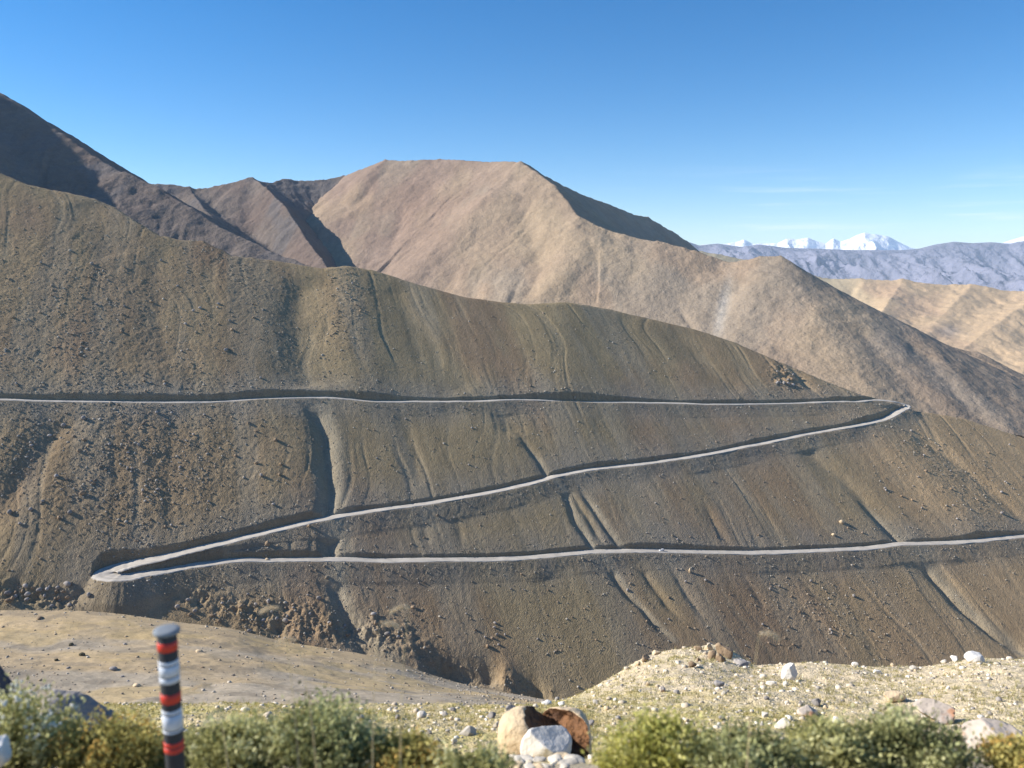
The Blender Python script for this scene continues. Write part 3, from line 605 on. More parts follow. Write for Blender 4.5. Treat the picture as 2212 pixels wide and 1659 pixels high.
def fan_stones():
    n = 9000; t = rng.uniform(-.70, .12, n); Y = rng.uniform(290, 462, n); X = t * Y; yf = np.interp(t, ft, FYE); ok = Y < yf + 4; X, Y, t, yf = X[ok], Y[ok], t[ok], yf[ok]
    z = height_near(X, Y); px, py = pix(X, Y, z); dens = .12 + .5 * sstep(12, 0, yf - Y) + .6 * blob(px, py, 20, 1450, 90, 22, 8) + .5 * blob(px, py, 1000, 1480, 200, 25, 14)
    ok = rng.random(len(X)) < dens; X, Y, z = X[ok], Y[ok], z[ok]; m = len(X); V0, F0 = ICO[1]; s = np.clip(np.exp(rng.normal(-1.0, .5, m)), .15, 1.3)
    Vs = V0[None] * (1 + rng.uniform(-.3, .25, (m, len(V0)))[..., None]) * np.stack([s, s * .8, s * rng.uniform(.5, .9, m)], 1)[:, None, :] + np.stack([X, Y, z + .1 * s], 1)[:, None]
    k = rng.random(m)[:, None]; c = np.where(k < .4, [[.46, .41, .34]], np.where(k < .75, [[.34, .27, .19]], [[.22, .19, .15]]))
    Fc = (F0[None] + (np.arange(m) * len(V0))[:, None, None]).reshape(-1, 3)
    tag(link('fan_stones', mesh_np('fan_stones', Vs.reshape(-1, 3), Fc, M_stone, np.repeat(c, len(V0), 0), smooth=False)), 'stones strewn over the tan valley fan and its edge', 'scree', kind='stuff')
fan_stones()
def surf1(X, Y): return height1(X, Y)
BM = [rock_mesh('boulder', 2, 40 + i, m, (1, .8, .75), 8, .05, lo=.6, hi=.95) for i, m in enumerate([R_brown, R_grey, R_brown, R_grey, R_tan, R_grey])]
def boulder_at(xd, yd, size, mi, label, group, rot=None, sc=(1, 1, 1), me=None, fn=None, yr=(440, 1100), name='boulder', sink=.2, cat='boulder'):
    x, y, z = hit(xd, yd, fn or surf1, *yr)
    o = link(name, me or BM[mi]); o.location = (x, y, z + size * sc[2] * (.7 - .7 * sink * 2)); o.rotation_euler = (0, 0, rng.uniform(0, 6.28) if rot is None else rot)
    o.scale = (size * sc[0], size * sc[1], size * sc[2]); return tag(o, label, cat, group)
# the ones that stand out
boulder_at(1490, 1236, 2.3, 4, 'tall yellow boulder standing alone below the lower road', None, .4, (.6, .6, 1.5))
boulder_at(1818, 1130, 3.1, 4, 'largest tan boulder above the lower road, beside the wide gully', None)
boulder_at(1800, 1157, 2.0, 4, 'smaller tan boulder just below the largest tan one', None)
boulder_at(1832, 1141, 1.3, 2, 'brown boulder right of the two tan ones above the lower road', None)
boulder_at(577, 1210, 1.6, 4, 'orange tan rock on the outer edge of the lower road near the hairpin', None)
boulder_at(578, 1178, 2.6, 2, 'upright brown block in the cut bank above the near hairpin', None, .3, (.8, .7, 1.2))
boulder_at(1002, 882, 1.4, 1, 'pale rock just under the upper road, near the middle', None)
boulder_at(668, 1138, 1.8, 0, 'brown boulder resting against the middle road bank', None)
zones = [
    ('brown boulder in the rough scree above the upper road on the left', 'boulders in the left scree above the upper road', (30, 620), (560, 840), 42, (1.2, 2.6)),
    ('boulder in the rough scree between upper road and near hairpin', 'boulders in the left scree between the roads', (20, 620), (890, 1140), 55, (1.2, 2.7)),
    ('light boulder on the lit rocky knob of the hillside crest', 'boulders on the rocky knob of the crest', (715, 785), (590, 720), 18, (1.0, 2.0)),
    ('block in the small dark outcrop above the upper road on the right', 'blocks of the small outcrop', (1670, 1715), (795, 835), 12, (1.8, 3.2)),
    ('boulder on the right hand slope between middle and lower road', 'boulders on the right hand slope', (1880, 2190), (930, 1130), 34, (1.0, 2.4)),
    ('boulder on the slope below the lower road', 'boulders below the lower road', (900, 1900), (1230, 1400), 44, (.9, 2.1)),
    ('rock of the broken cliff band at the foot of the hillside', 'rocks of the cliff band', (10, 215), (1262, 1312), 26, (1.4, 3.2)),
    ('rock among the crags below the near hairpin', 'rocks of the crags below the hairpin', (380, 900), (1275, 1400), 42, (1.2, 3.0)),
    ('pale stone on the plain slope between two roads in mid picture', 'stones on the middle slope', (760, 1700), (900, 1180), 24, (.8, 1.5)),
]
for lab, grp, xr, yr_, cnt, sr_ in zones:
    k = 0
    while k < cnt:
        xd, yd = rng.uniform(*xr), rng.uniform(*yr_)
        x, y, z = hit(xd, yd, base1, 440, 1100, 400)
        if np.min(np.hypot(ROADZ[:, 0] - x, ROADZ[:, 1] - y)) < 7: continue
        boulder_at(xd, yd, float(rng.triangular(sr_[0], sr_[0], sr_[1])), int(rng.choice([0, 1, 2, 3, 3])), lab, grp, sc=(1, rng.uniform(.7, 1), rng.uniform(.7, 1.2))); k += 1

# white car on the lower road
def car():
    cx, cy, cz = hit(1424, 1190, surf1, 500, 1000)
    k = int(np.argmin(np.hypot(ROADZ[:, 0] - cx, ROADZ[:, 1] - cy) + 1000 * (np.arange(len(ROADZ)) < len(ROADZ) * .7))); p0 = ROADZ[k]
    d = ROADZ[k + 1, :3] - ROADZ[k - 1, :3]; d = d / np.linalg.norm(d[:2]); rz = math.atan2(-d[1], -d[0])
    root = empty('car', (p0[0], p0[1], p0[2] + .34)); root.rotation_euler = (0, 0, rz)
    tag(root, 'small white car driving on the lower gravel road', 'car')
    mw, n, l, b = new_mat('white_paint'); b.inputs['Base Color'].default_value = (.85, .86, .88, 1); b.inputs['Roughness'].default_value = .3; b.inputs['Specular IOR Level'].default_value = .5
    mg, n, l, b = new_mat('car_glass'); b.inputs['Base Color'].default_value = (.02, .025, .03, 1); b.inputs['Roughness'].default_value = .1; b.inputs['Specular IOR Level'].default_value = .5
    mt, n, l, b = new_mat('tyre'); b.inputs['Base Color'].default_value = (.02, .02, .02, 1)
    mm, n, l, b = new_mat('rim'); b.inputs['Base Color'].default_value = (.5, .5, .5, 1); b.inputs['Metallic'].default_value = .8; b.inputs['Roughness'].default_value = .4
    prof = np.array([(2.15, .35), (2.18, .72), (1.95, .90), (1.05, 1.0), (.45, 1.58), (.2, 1.64), (-1.7, 1.66), (-2.0, 1.5), (-2.15, 1.0), (-2.18, .4), (0, .3)])
    def extr(name, pr, w0, w1, mat):
        nn = len(pr); V = []
        for sgn in (-1, 1):
            for x, z in pr: V.append((x, sgn * (w1 if z > 1.2 else w0), z))
        import bmesh
        bm = bmesh.new(); vs = [bm.verts.new(v) for v in V]
        bm.faces.new(vs[:nn]); bm.faces.new(vs[nn:][::-1])
        for i in range(nn): j = (i + 1) % nn; bm.faces.new((vs[i], vs[nn + i], vs[nn + j], vs[j]))
        bmesh.ops.recalc_face_normals(bm, faces=bm.faces); bmesh.ops.bevel(bm, geom=[e for e in bm.edges], offset=.05, segments=2, affect='EDGES')
        me = bpy.data.meshes.new(name); bm.to_mesh(me); bm.free(); me.materials.append(mat); return link(name, me, root)
    extr('body', prof, .86, .74, mw)
    side = np.array([(.85, 1.08), (.42, 1.50), (-1.62, 1.54), (-1.85, 1.08)])
    for sgn in (-1, 1):
        V = [(x, sgn * (.90 if z < 1.2 else .76), z) for x, z in side] + [(x, sgn * (.84 if z < 1.2 else .70), z) for x, z in side]
        Fc = [(0, 1, 2, 3), (7, 6, 5, 4), (0, 4, 5, 1), (1, 5, 6, 2), (2, 6, 7, 3), (3, 7, 4, 0)]
        link('side_window', mesh_np('side_window', V, Fc, mg, smooth=False), root)
    V = [(1.02, -.72, 1.04), (1.02, .72, 1.04), (.50, .64, 1.56), (.50, -.64, 1.56)]; V = V + [(x + .04, y, z + .03) for x, y, z in V]
    link('windscreen', mesh_np('windscreen', V, [(0, 1, 2, 3), (7, 6, 5, 4), (0, 4, 5, 1), (1, 5, 6, 2), (2, 6, 7, 3), (3, 7, 4, 0)], mg, smooth=False), root)
    for x in (1.35, -1.35):
        for y in (-.80, .80):
            a = np.linspace(0, 2 * math.pi, 21)[:-1]
            def disc(name, r_, w, mat, par):
                V = [(x + r_ * math.cos(q), y + s_ * w, .34 + r_ * math.sin(q)) for s_ in (-1, 1) for q in a] + [(x, y - w, .34), (x, y + w, .34)]
                Fq = [(i, (i + 1) % 20, 20 + (i + 1) % 20) for i in range(20)] + [(i, 20 + (i + 1) % 20, 20 + i) for i in range(20)] + [(40, (i + 1) % 20, i) for i in range(20)] + [(41, 20 + i, 20 + (i + 1) % 20) for i in range(20)]
                return link(name, mesh_np(name, V, Fq, mat, smooth=False), par)
            w = disc('wheel', .34, .11, mt, root); disc('rim', .2, .13, mm, w)
car()

# ------------------------------------------------------------------ foreground rocks
def near_rock(xd, yd, wd, hd, mat, label, seed, group=None, sub=3, cuts=9, rough=.05, name='stone', cat='stone', rot=0, tilt=0, smooth=False, depth=.8, y0=7.0, lift=.30, lo=.55, hi=.9):
    """xd, yd = foot centre; wd, hd = size in display pixels"""
    x, y, z = hit(xd, yd, height_near, y0, 60); px_m = F / y / K
    w = wd / px_m / 2; h = hd / px_m / 2
    me = rock_mesh(name, sub, seed, mat, (w * (1.5 - .55 * hi), w * depth * (1.5 - .55 * hi), h * (1.5 - .55 * hi)), cuts, rough, smooth, lo=lo, hi=hi)
    o = link(name, me); o.location = (x, y + w * .2, z + h * (1 - lift * 1.6)); o.rotation_euler = (tilt, 0, rot); return tag(o, label, cat, group)
# big boulder broken in two
def broken_boulder():
    x, y, z = hit(1165, 1652, height_near, 7, 30)
    x, y, z = ray(1172, 1600)[0] * 10.0, 10.0, float(height_near(np.array([ray(1172, 1600)[0] * 10.0]), np.array([10.0]))[0])
    root = empty('split_boulder', (x, y, z)); tag(root, 'big rounded tan boulder with a rusty broken face, beside the white rock', 'boulder')
    V, Fc = ICO[5]; pm = 10 * 1.0 / (F / 1.0) / K  # metres per display pixel at 10 m
    # left part
    def half(seed, nrm, dcut, size, off, amp, q=.8):
        L = V.copy(); nrm = np.array(nrm, float); nrm /= np.linalg.norm(nrm); L = np.sign(L) * np.abs(L) ** q; L /= (np.abs(L) ** 3).sum(1)[:, None] ** (1 / 3) * .5 + .5
        L = L * (1 + .05 * fbm(L[:, 0] * 2 + seed, L[:, 1] * 2 + L[:, 2], 4, seed)[:, None] + .012 * fbm(L[:, 0] * 9 + seed, L[:, 1] * 9 + L[:, 2] * 7, 3, seed + 1)[:, None])
        h = L @ nrm - dcut; ct_ = h > 0; L -= np.outer(np.maximum(h, 0), nrm); L[ct_] += nrm * (amp * fbm(L[ct_, 0] * 4 + L[ct_, 1] * 3, L[ct_, 2] * 4, 4, seed + 3))[:, None]
        L = L * np.array(size) + np.array(off); me = mesh_np('boulder_half', L, Fc, R_tan); me.materials.append(R_rust)
        me.polygons.foreach_set('material_index', ct_[Fc].all(1).astype(np.int32)); return link('boulder_half', me, root)
    half(5, (.70, -.05, .71), .62, (.41, .36, .44), (-.20, 0, .20), .10)
    o = half(15, (-.45, -.80, .40), .18, (.38, .40, .38), (.30, .12, .15), .22); o['label'] = 'right half with its dark rusty broken face turned to the front'
    return x, y, z
bx_, by_, bz_ = broken_boulder()
w_me = rock_mesh('white_rock', 4, 314, R_white, (.35, .28, .38), 8, .025, lo=.48, hi=.74)
o = link('white_rock', w_me); o.location = (bx_ + .03, by_ - .40, bz_ + .36); o.rotation_euler = (.1, -.25, .4); tag(o, 'white angular rock leaning on the big tan boulder', 'rock')
near = [
    (1167, 1640, 34, 22, R_tan, 'small tan stone at the foot of the big split boulder'),
    (1532, 1404, 24, 20, R_tan, 'rounded tan rock on the left shoulder of the dark knoll outcrop'),
    (1566, 1418, 52, 34, R_brown, 'largest dark brown rock crowning the knoll outcrop'),
    (1540, 1424, 24, 22, R_brown, 'brown rock in front of the largest outcrop rock'),
    (1558, 1430, 24, 22, R_brown, 'round brown rock at the foot of the knoll outcrop'),
    (1508, 1405, 28, 12, R_brown, 'low brown rock on the knoll skyline left of the outcrop'),
    (1600, 1438, 38, 16, R_grey, 'olive grey slab trailing right of the knoll outcrop'),
    (1495, 1441, 20, 16, R_brown, 'small brown rock on the sandy face below the outcrop'),
    (1508, 1430, 13, 11, R_brown, 'tiny brown rock between the outcrop and its lower neighbour'),
    (1394, 1428, 24, 16, R_brown, 'brown ledge rock on the left skyline of the knoll'),
    (1378, 1438, 16, 14, R_tan, 'tan rock lowest on the left skyline of the knoll'),
    (1418, 1414, 22, 9, R_tan, 'flat tan rock on the skyline above the ledge rock'),
    (1706, 1468, 38, 44, R_white, 'white pointed rock with a shaded side on the knoll'),
    (1666, 1482, 24, 16, R_white, 'low white stone left of the white pointed rock'),
    (1696, 1482, 14, 15, R_white, 'small white stone at the foot of the white pointed rock'),
    (1552, 1484, 28, 20, R_grey, 'grey stone with a dark side in mid knoll'),
    (1431, 1494, 18, 12, R_pink, 'pinkish stone left of the grey stone on the knoll'),
    (1462, 1500, 16, 10, R_grey, 'small flat grey stone near the pinkish one'),
    (1730, 1524, 14, 13, R_grey, 'small upright grey stone in the grass'),
    (1654, 1548, 26, 14, R_pale, 'long pale stone behind the yellow green shrub'),
    (1766, 1524, 26, 16, R_grey, 'tilted grey stone with a black edge'),
    (1745, 1544, 52, 22, R_pink, 'wide pinkish stone behind the grey green shrub'),
    (1692, 1574, 42, 26, R_pale, 'broad pale stone between the two right hand shrubs'),
    (1807, 1562, 18, 18, R_white, 'small white stone with a dark shadow near the wide pinkish one'),
    (1933, 1516, 46, 26, R_tan, 'tan boulder above the grey green shrub'),
    (2032, 1558, 112, 52, R_pink, 'large grey pink boulder with a lit top at the right'),
    (2150, 1622, 130, 74, R_pink, 'very large pale boulder with a red stain in the right corner'),
    (1848, 1440, 16, 14, R_white, 'pale pointed stone on the knoll skyline'),
    (1976, 1447, 22, 11, R_pale, 'rounded pale stone at the dip of the skyline'),
    (2064, 1428, 22, 17, R_white, 'white block on the skyline near the far right'),
    (2110, 1428, 50, 22, R_white, 'long white slab highest on the right skyline'),
    (2040, 1433, 16, 11, R_pale, 'small pale stone left of the white skyline block'),
    (1894, 1455, 22, 12, R_white, 'flat white stone just under the skyline'),
    (910, 1550, 28, 16, R_pale, 'grey white stone in the meadow left of centre'),
    (1042, 1522, 18, 12, R_grey, 'grey stone at the meadow edge'),
    (1062, 1552, 24, 16, R_grey, 'grey stone left of the split boulder top'),
    (1102, 1540, 34, 17, R_grey, 'dark and light stone right behind the split boulder'),
    (961, 1548, 16, 10, R_grey, 'small grey stone right of the grey white one'),
    (1011, 1588, 44, 18, R_pale, 'long pale flat stone left of the split boulder'),
    (981, 1606, 16, 11, R_pale, 'small pale stone under the long flat one'),
    (1180, 1523, 26, 11, R_white, 'white stone at the meadow edge above the split boulder'),
    (1212, 1523, 20, 9, R_white, 'second white stone at the meadow edge, nearer the knoll'),
    (1072, 1572, 22, 15, R_pale, 'pale stone touching the left side of the split boulder'),
    (1275, 1568, 22, 18, R_grey, 'grey stone on the grass right of the split boulder'),
    (1082, 1638, 20, 22, R_pale, 'pale stone at the lower left of the split boulder'),
]
for i, (xd, yd, wd, hd, mt, lb) in enumerate(near):
    big = wd > 60
    near_rock(xd, yd, wd, hd * 1.15, mt, lb, 900 + i * 3, name='boulder' if wd > 40 else 'stone', cat='boulder' if wd > 40 else 'stone', sub=4 if wd > 30 else 3, rot=rng.uniform(-.5, .5), rough=.07 if big else .05, cuts=10, lo=.46, hi=.82)
# pale rubble right in front of the split boulder
for i in range(12):
    near_rock(1110 + 12 * i + rng.uniform(-5, 5), 1655 + rng.uniform(-12, 8), rng.uniform(26, 56), rng.uniform(9, 18), R_pale if i % 4 else R_tan, 'pale rubble stone on the ground in front of the split boulder', 1200 + i, 'rubble in front of the split boulder', rot=rng.uniform(0, 3), y0=5.5)
# loose stones, meadow and knoll
k = 0
while k < 95:
    xd = rng.uniform(720, 2200); yd = rng.uniform(1432, 1600); kn = xd > 1290 and yd < 1500
    x, y, z = hit(xd, yd, height_near, 7, 60)
    if y > 40 or (1060 < xd < 1300 and yd > 1530): continue
    if abs(pix(x, y, z)[1] - yd) > 6: continue
    w = rng.uniform(6, 14) if kn else rng.uniform(7, 18)
    near_rock(xd, yd, w, w * rng.uniform(.45, .8), [R_pale, R_white, R_tan, R_grey][k % 4], 'small loose stone on the sandy knoll' if kn else 'small loose stone lying in the dry meadow', 1500 + k, 'loose stones on the knoll' if kn else 'loose stones in the meadow', sub=2, rot=rng.uniform(0, 6)); k += 1
# boulder behind the left shrub, its shaded side towards the post
def left_boulder():
    t, r = ray(215, 1540); y = 7.6; z = float(height_near(np.array([t * y]), np.array([y]))[0])
    V = rock_verts(5, 77, 9, .04, (1, 1, 1), lo=.6, hi=.95); V = V * np.array([.75, .55, .75]); V[:, 2] -= np.maximum(V[:, 0] + .2, 0) * .62
    V *= (1 + .05 * fbm(V[:, 0] * 9, V[:, 1] * 9 + V[:, 2] * 8, 4, 3))[:, None]; me = mesh_np('boulder', V, ICO[5][1], R_grey, smooth=False); o = link('boulder', me); o.location = (t * y - .02, y, z + .20); tag(o, 'long grey boulder sloping down to the right, behind the left shrub', 'boulder')
left_boulder()
t, r = ray(4, 1500); y = 6.6; me = rock_mesh('boulder', 4, 88, R_dark, (.22, .2, .42), 10, .04)
o = link('boulder', me); o.location = (t * y - .06, y, r * y - .05); tag(o, 'dark blue grey boulder with a white streak at the left edge', 'boulder')
t, r = ray(-6, 1612); y = 4.6; me = rock_mesh('painted_stone', 4, 99, R_white, (.07, .09, .11), 12, .06, smooth=False)
o = link('painted_stone', me); o.location = (t * y, y, r * y - .03); tag(o, 'small white stone half hidden by the left edge', 'stone')

# stones and dark bushes on the fan
def fan_z(X, Y): return height_near(X, Y)
for xd, yd, w, lb in [(154, 1394, 12, 'dark low bush upper of two on the tan fan'), (177, 1416, 14, 'dark low bush lower of two on the tan fan'), (122, 1427, 9, 'small dark bush left of the pair on the fan')]:
    x, y, z = hit(xd, yd, fan_z, 200, 480); w_ = w / (F / y / K) / 2
    V0, F0 = ICO[3]; V = V0 * (1 + .35 * fbm(V0[:, 0] * 3 + xd, V0[:, 1] * 3 + V0[:, 2] * 2, 4, int(xd))[:, None]) * np.array([w_, w_ * .8, w_ * .7])
    m_, n, l, b = new_mat('dark_bush'); b.inputs['Base Color'].default_value = (.09, .08, .05, 1)
    o = link('bush', mesh_np('bush', V, F0, m_, smooth=False)); o.location = (x, y, z + w_ * .3); tag(o, lb, 'bush')
for i in range(34):
    xd, yd = ((244, 1446), (295, 1482), (87, 1336), (430, 1408))[i] if i < 4 else (rng.uniform(0, 900), rng.uniform(1360, 1510))
    x, y, z = hit(xd, yd, fan_z, 200, 480)
    if y < 250 or y > 470: continue
    w = (2.2 if i < 4 else rng.uniform(.5, 1.2)); lb = ['broad pale boulder in mid fan', 'pale boulder on the fan just left of the post', 'brown boulder near the top edge of the fan', 'pale boulder on the fan just right of the post'][i] if i < 4 else 'small boulder scattered on the tan fan'
    o = link('boulder', BM[(1, 4, 0, 4)[i] if i < 4 else i % 6]); o.location = (x, y, z + .1 * w); o.scale = (w, w, w * .7); o.rotation_euler = (0, 0, rng.uniform(0, 6)); tag(o, lb, 'boulder', None if i < 4 else 'boulders on the fan')

# ------------------------------------------------------------------ ground cover: grass tufts and gravel
def leaf_mat(name, cols, trans=.35, rnd_attr=True):
    m, n, l, b = new_mat(name); b.inputs['Roughness'].default_value = .7
    at = N(n, 'ShaderNodeAttribute', attribute_name='Col'); l.new(at.outputs['Color'], b.inputs['Base Color'])
    tr = N(n, 'ShaderNodeBsdfTranslucent'); l.new(at.outputs['Color'], tr.inputs['Color']); mx = N(n, 'ShaderNodeMixShader'); mx.inputs[0].default_value = trans
    l.new(b.outputs[0], mx.inputs[1]); l.new(tr.outputs[0], mx.inputs[2]); l.new(mx.outputs[0], n['Material Output'].inputs['Surface']); return m
M_leaf = leaf_mat('leaves', None)
def blades(Pt, H, Wd, lean, cols, nb):
    """nb thin triangles per tuft"""
    m = len(Pt); k = m * nb; base = np.repeat(Pt, nb, 0) + np.column_stack([rng.normal(0, 1, k), rng.normal(0, 1, k), np.zeros(k)]) * np.repeat(H, nb)[:, None] * .35
    a = rng.uniform(0, 6.28, k); h = np.repeat(H, nb) * rng.uniform(.6, 1.2, k); w = np.repeat(Wd, nb)
    tip = base + np.column_stack([np.cos(a) * h * lean * rng.uniform(.3, 1.3, k), np.sin(a) * h * lean * rng.uniform(.3, 1.3, k), h])
    b_ = a + 1.57 + rng.normal(0, .5, k); off = np.column_stack([np.cos(b_) * w, np.sin(b_) * w, 0 * w])
    V = np.stack([base - off, base + off, tip], 1).reshape(-1, 3); Fc = np.arange(k * 3).reshape(-1, 3); c = np.repeat(np.repeat(cols, nb, 0) * rng.uniform(.75, 1.25, (k, 1)), 3, 0); return V, Fc, c
def grass():
    n = 30000; Y = 8.5 + 26 * rng.random(n) ** .8; t = rng.uniform(-.72, .74, n); X = t * Y; ye = np.interp(t, st, SYE); ok = Y < ye - .1; X, Y, t = X[ok], Y[ok], t[ok]
    d = fbm(X * .5, Y * .5, 3, 630) + .5 * fbm(X * 1.8, Y * 1.8, 3, 631); z = height_near(X, Y); px, py = pix(X, Y, z)
    knoll = np.clip(sstep(1200, 1320, px) * sstep(1560, 1480, py) + sstep(1800, 2050, px), 0, 1)
    keep = rng.random(len(X)) < np.clip(.55 + d, .08, 1) * (1 - .6 * knoll); X, Y, z, knoll = X[keep], Y[keep], z[keep], knoll[keep]
    g = rng.random(len(X))[:, None]; c = np.where(g < .45, [[.42, .36, .12]], np.where(g < .8, [[.52, .43, .20]], [[.26, .27, .10]]))
    c = c * (1 - knoll[:, None]) + np.array([[.44, .39, .20]]) * knoll[:, None]
    V, Fc, c = blades(np.column_stack([X, Y, z - .01]), rng.uniform(.03, .085, len(X)) * (1 + .5 * knoll), np.full(len(X), .007) * (1 + .6 * knoll), .6, c, 9)
    tag(link('grass', mesh_np('grass', V, Fc, M_leaf, c, smooth=False)), 'short yellow green grass on the meadow and knoll', 'grass', kind='stuff')
grass()
def gravel():
    n = 26000; Y = 6 + 27 * rng.random(n) ** .8; t = rng.uniform(-.72, .74, n); X = t * Y; ye = np.interp(t, st, SYE); ok = Y < ye + .2; X, Y, t = X[ok], Y[ok], t[ok]
    z = height_near(X, Y); px, py = pix(X, Y, z); knoll = np.clip(sstep(1200, 1320, px) * sstep(1560, 1480, py) + sstep(1800, 2050, px), 0, 1)
    keep = rng.random(len(X)) < .12 + .03 * knoll; X, Y, z = X[keep], Y[keep], z[keep]; m = len(X)
    s = np.clip(np.exp(rng.normal(-3.7, .5, m)), .012, .09) * (1 + Y / 40); V0, F0 = ICO[1]
    Vs = V0[None] * (1 + rng.uniform(-.3, .25, (m, 12 if len(V0) == 12 else len(V0)))[..., None]) * np.stack([s, s * rng.uniform(.6, 1, m), s * rng.uniform(.4, .8, m)], 1)[:, None, :]
    P_ = (Vs + np.stack([X, Y, z + .2 * s], 1)[:, None]).reshape(-1, 3); Fc = (F0[None] + (np.arange(m) * len(V0))[:, None, None]).reshape(-1, 3)
    k = rng.random(m)[:, None]; c = np.where(k < .5, [[.70, .62, .50]], np.where(k < .85, [[.54, .46, .35]], [[.36, .33, .29]]))
    tag(link('gravel', mesh_np('gravel', P_, Fc, M_stone, np.repeat(c, len(V0), 0), smooth=False)), 'fine pale gravel strewn over meadow and knoll', 'gravel', kind='stuff')
gravel()

# ------------------------------------------------------------------ roadside shrubs
M_stem, n, l, b = new_mat('twigs'); b.inputs['Base Color'].default_value = (.22, .16, .10, 1)
def tubes(paths, radii, sides=4):
    V = []; Fc = []
    for pth, r_ in zip(paths, radii):
        nn = len(pth); b0 = len(V)
        for i, p_ in enumerate(pth):
            rr_ = r_ * (1 - .75 * i / (nn - 1))
            for k in range(sides): V.append((p_[0] + rr_ * math.cos(k * 6.283 / sides), p_[1] + rr_ * math.sin(k * 6.283 / sides), p_[2]))
        for i in range(nn - 1):
            for k in range(sides):
                a = b0 + i * sides + k; c = b0 + i * sides + (k + 1) % sides; Fc.append((a, c, c + sides, a + sides))
    return np.array(V), np.array(Fc)
def shrub(x0, x1, ytop, Y, cols, label, nst=80, nl=92, leaf=(.036, .009), flowers=None, seed=0, spread=1.0):
    g = np.random.default_rng(seed + 5000); ytop = ytop + 16; xc = (x0 + x1) / 2; t, r = ray(xc, ytop); X = t * Y
    zb = float(height_near(np.array([X]), np.array([Y]))[0]); H = r * Y - zb; Wd = abs(ray(x1, ytop)[0] - ray(x0, ytop)[0]) * Y / 2
    root = empty('shrub', (X, Y, zb)); tag(root, label, 'shrub', 'shrubs along the road edge')
    paths = []; LP = []; LD = []
    for i in range(nst):
        a = g.uniform(0, 6.283); rad = math.sqrt(g.random()); ex = rad * Wd * math.cos(a); ey = rad * Wd * .75 * math.sin(a); hz = H * math.sqrt(max(.08, 1 - .72 * rad ** 2)) * g.uniform(.40, 1.22)
        p0 = np.array([ex * .25, ey * .25, -.03]); p3 = np.array([ex, ey, hz]); p1 = p0 + (p3 - p0) * .35 + g.normal(0, .02, 3); p2 = p0 + (p3 - p0) * .7 + np.array([ex * .08, ey * .08, .02]) + g.normal(0, .02, 3)
        pt = np.array([p0, p1, p2, p3]); paths.append(pt); u = np.clip(g.beta(2.4, 1.2, nl), .12, 1) * 3; k = np.minimum(u.astype(int), 2); f = (u - k)[:, None]
        q = pt[k] * (1 - f) + pt[k + 1] * f; sp = .018 + .03 * (u / 3)[:, None]
        LP.append(q + g.normal(0, 1, (nl, 3)) * sp); LD.append(np.tile(p3 - p0, (nl, 1)))
    LP = np.concatenate(LP); LD = np.concatenate(LD); LD /= np.linalg.norm(LD, axis=1)[:, None]; m = len(LP)
    d = LD * .5 + g.normal(0, .65, (m, 3)); d /= np.linalg.norm(d, axis=1)[:, None]; sd_ = np.cross(d, g.normal(size=(m, 3))); sd_ /= np.linalg.norm(sd_, axis=1)[:, None]
    Ln = leaf[0] * g.uniform(.6, 1.4, m)[:, None]; Wn = leaf[1] * g.uniform(.7, 1.3, m)[:, None]
    V = np.stack([LP, LP + d * Ln * .5 + sd_ * Wn, LP + d * Ln, LP + d * Ln * .5 - sd_ * Wn], 1).reshape(-1, 3); Fc = np.arange(m * 4).reshape(-1, 4)
    cc = np.array(cols); clump = (fbm(LP[:, 0] * 6 + seed, LP[:, 1] * 6 + LP[:, 2] * 5, 3, seed) + .25 * g.normal(size=m)); ci = np.clip(((clump + .6) / 1.2 * len(cc)).astype(int), 0, len(cc) - 1)
    c = cc[ci] * g.uniform(.8, 1.2, (m, 1)) * np.array([1.14, 1.16, 1.05]); link('foliage', mesh_np('foliage', V, Fc, M_leaf, np.repeat(c, 4, 0), smooth=False), root)
    Vt, Ft = tubes(paths, [.004] * len(paths)); link('stems', mesh_np('stems', Vt, Ft, M_stem), root)
    if flowers:
        tops = np.array([p[-1] for p in paths]); tops = tops[tops[:, 2] > H * .6][:flowers]; V0, F0 = ICO[1]; q = []
        for p_ in tops:
            for _ in range(7): q.append(p_ + g.normal(0, .016, 3))
        q = np.array(q); VV = (V0[None] * .011 + q[:, None]).reshape(-1, 3); FF = (F0[None] + (np.arange(len(q)) * len(V0))[:, None, None]).reshape(-1, 3)
        link('flower_heads', mesh_np('flower_heads', VV, FF, M_stone, np.tile([.72, .70, .60], (len(VV), 1)), smooth=False), root)['kind'] = 'stuff'
gg = [(.22, .21, .09), (.38, .36, .16), (.50, .47, .24), (.58, .55, .33)]; yg = [(.24, .23, .06), (.40, .38, .11), (.50, .46, .16), (.55, .50, .22)]; og = [(.24, .21, .07), (.40, .35, .13), (.52, .44, .17), (.52, .34, .11)]
dg = [(.16, .16, .07), (.27, .27, .13), (.40, .40, .20), (.50, .48, .28)]
shrub(-70, 170, 1478, 5.0, gg, 'pale grey green shrub with whitish flower heads in the lower left corner', flowers=26, seed=1)
shrub(110, 350, 1560, 4.9, og, 'olive green shrub just left of the striped post', seed=2)
shrub(300, 450, 1592, 5.2, gg, 'low light green shrub right behind the striped post', nst=60, seed=3)
shrub(400, 640, 1556, 4.9, gg, 'grey green shrub just right of the striped post', seed=4)
shrub(560, 830, 1524, 4.9, dg, 'tall dark green shrub left of centre', nst=110, seed=5)
shrub(790, 970, 1604, 4.8, og, 'low olive shrub trailing towards the split boulder', nst=60, seed=6)
shrub(1290, 1550, 1566, 4.9, yg, 'round yellow green shrub right of the split boulder', nst=110, seed=7)
shrub(1480, 1730, 1592, 4.7, dg, 'dark green shrub between the yellow green and the grey green one', seed=8)
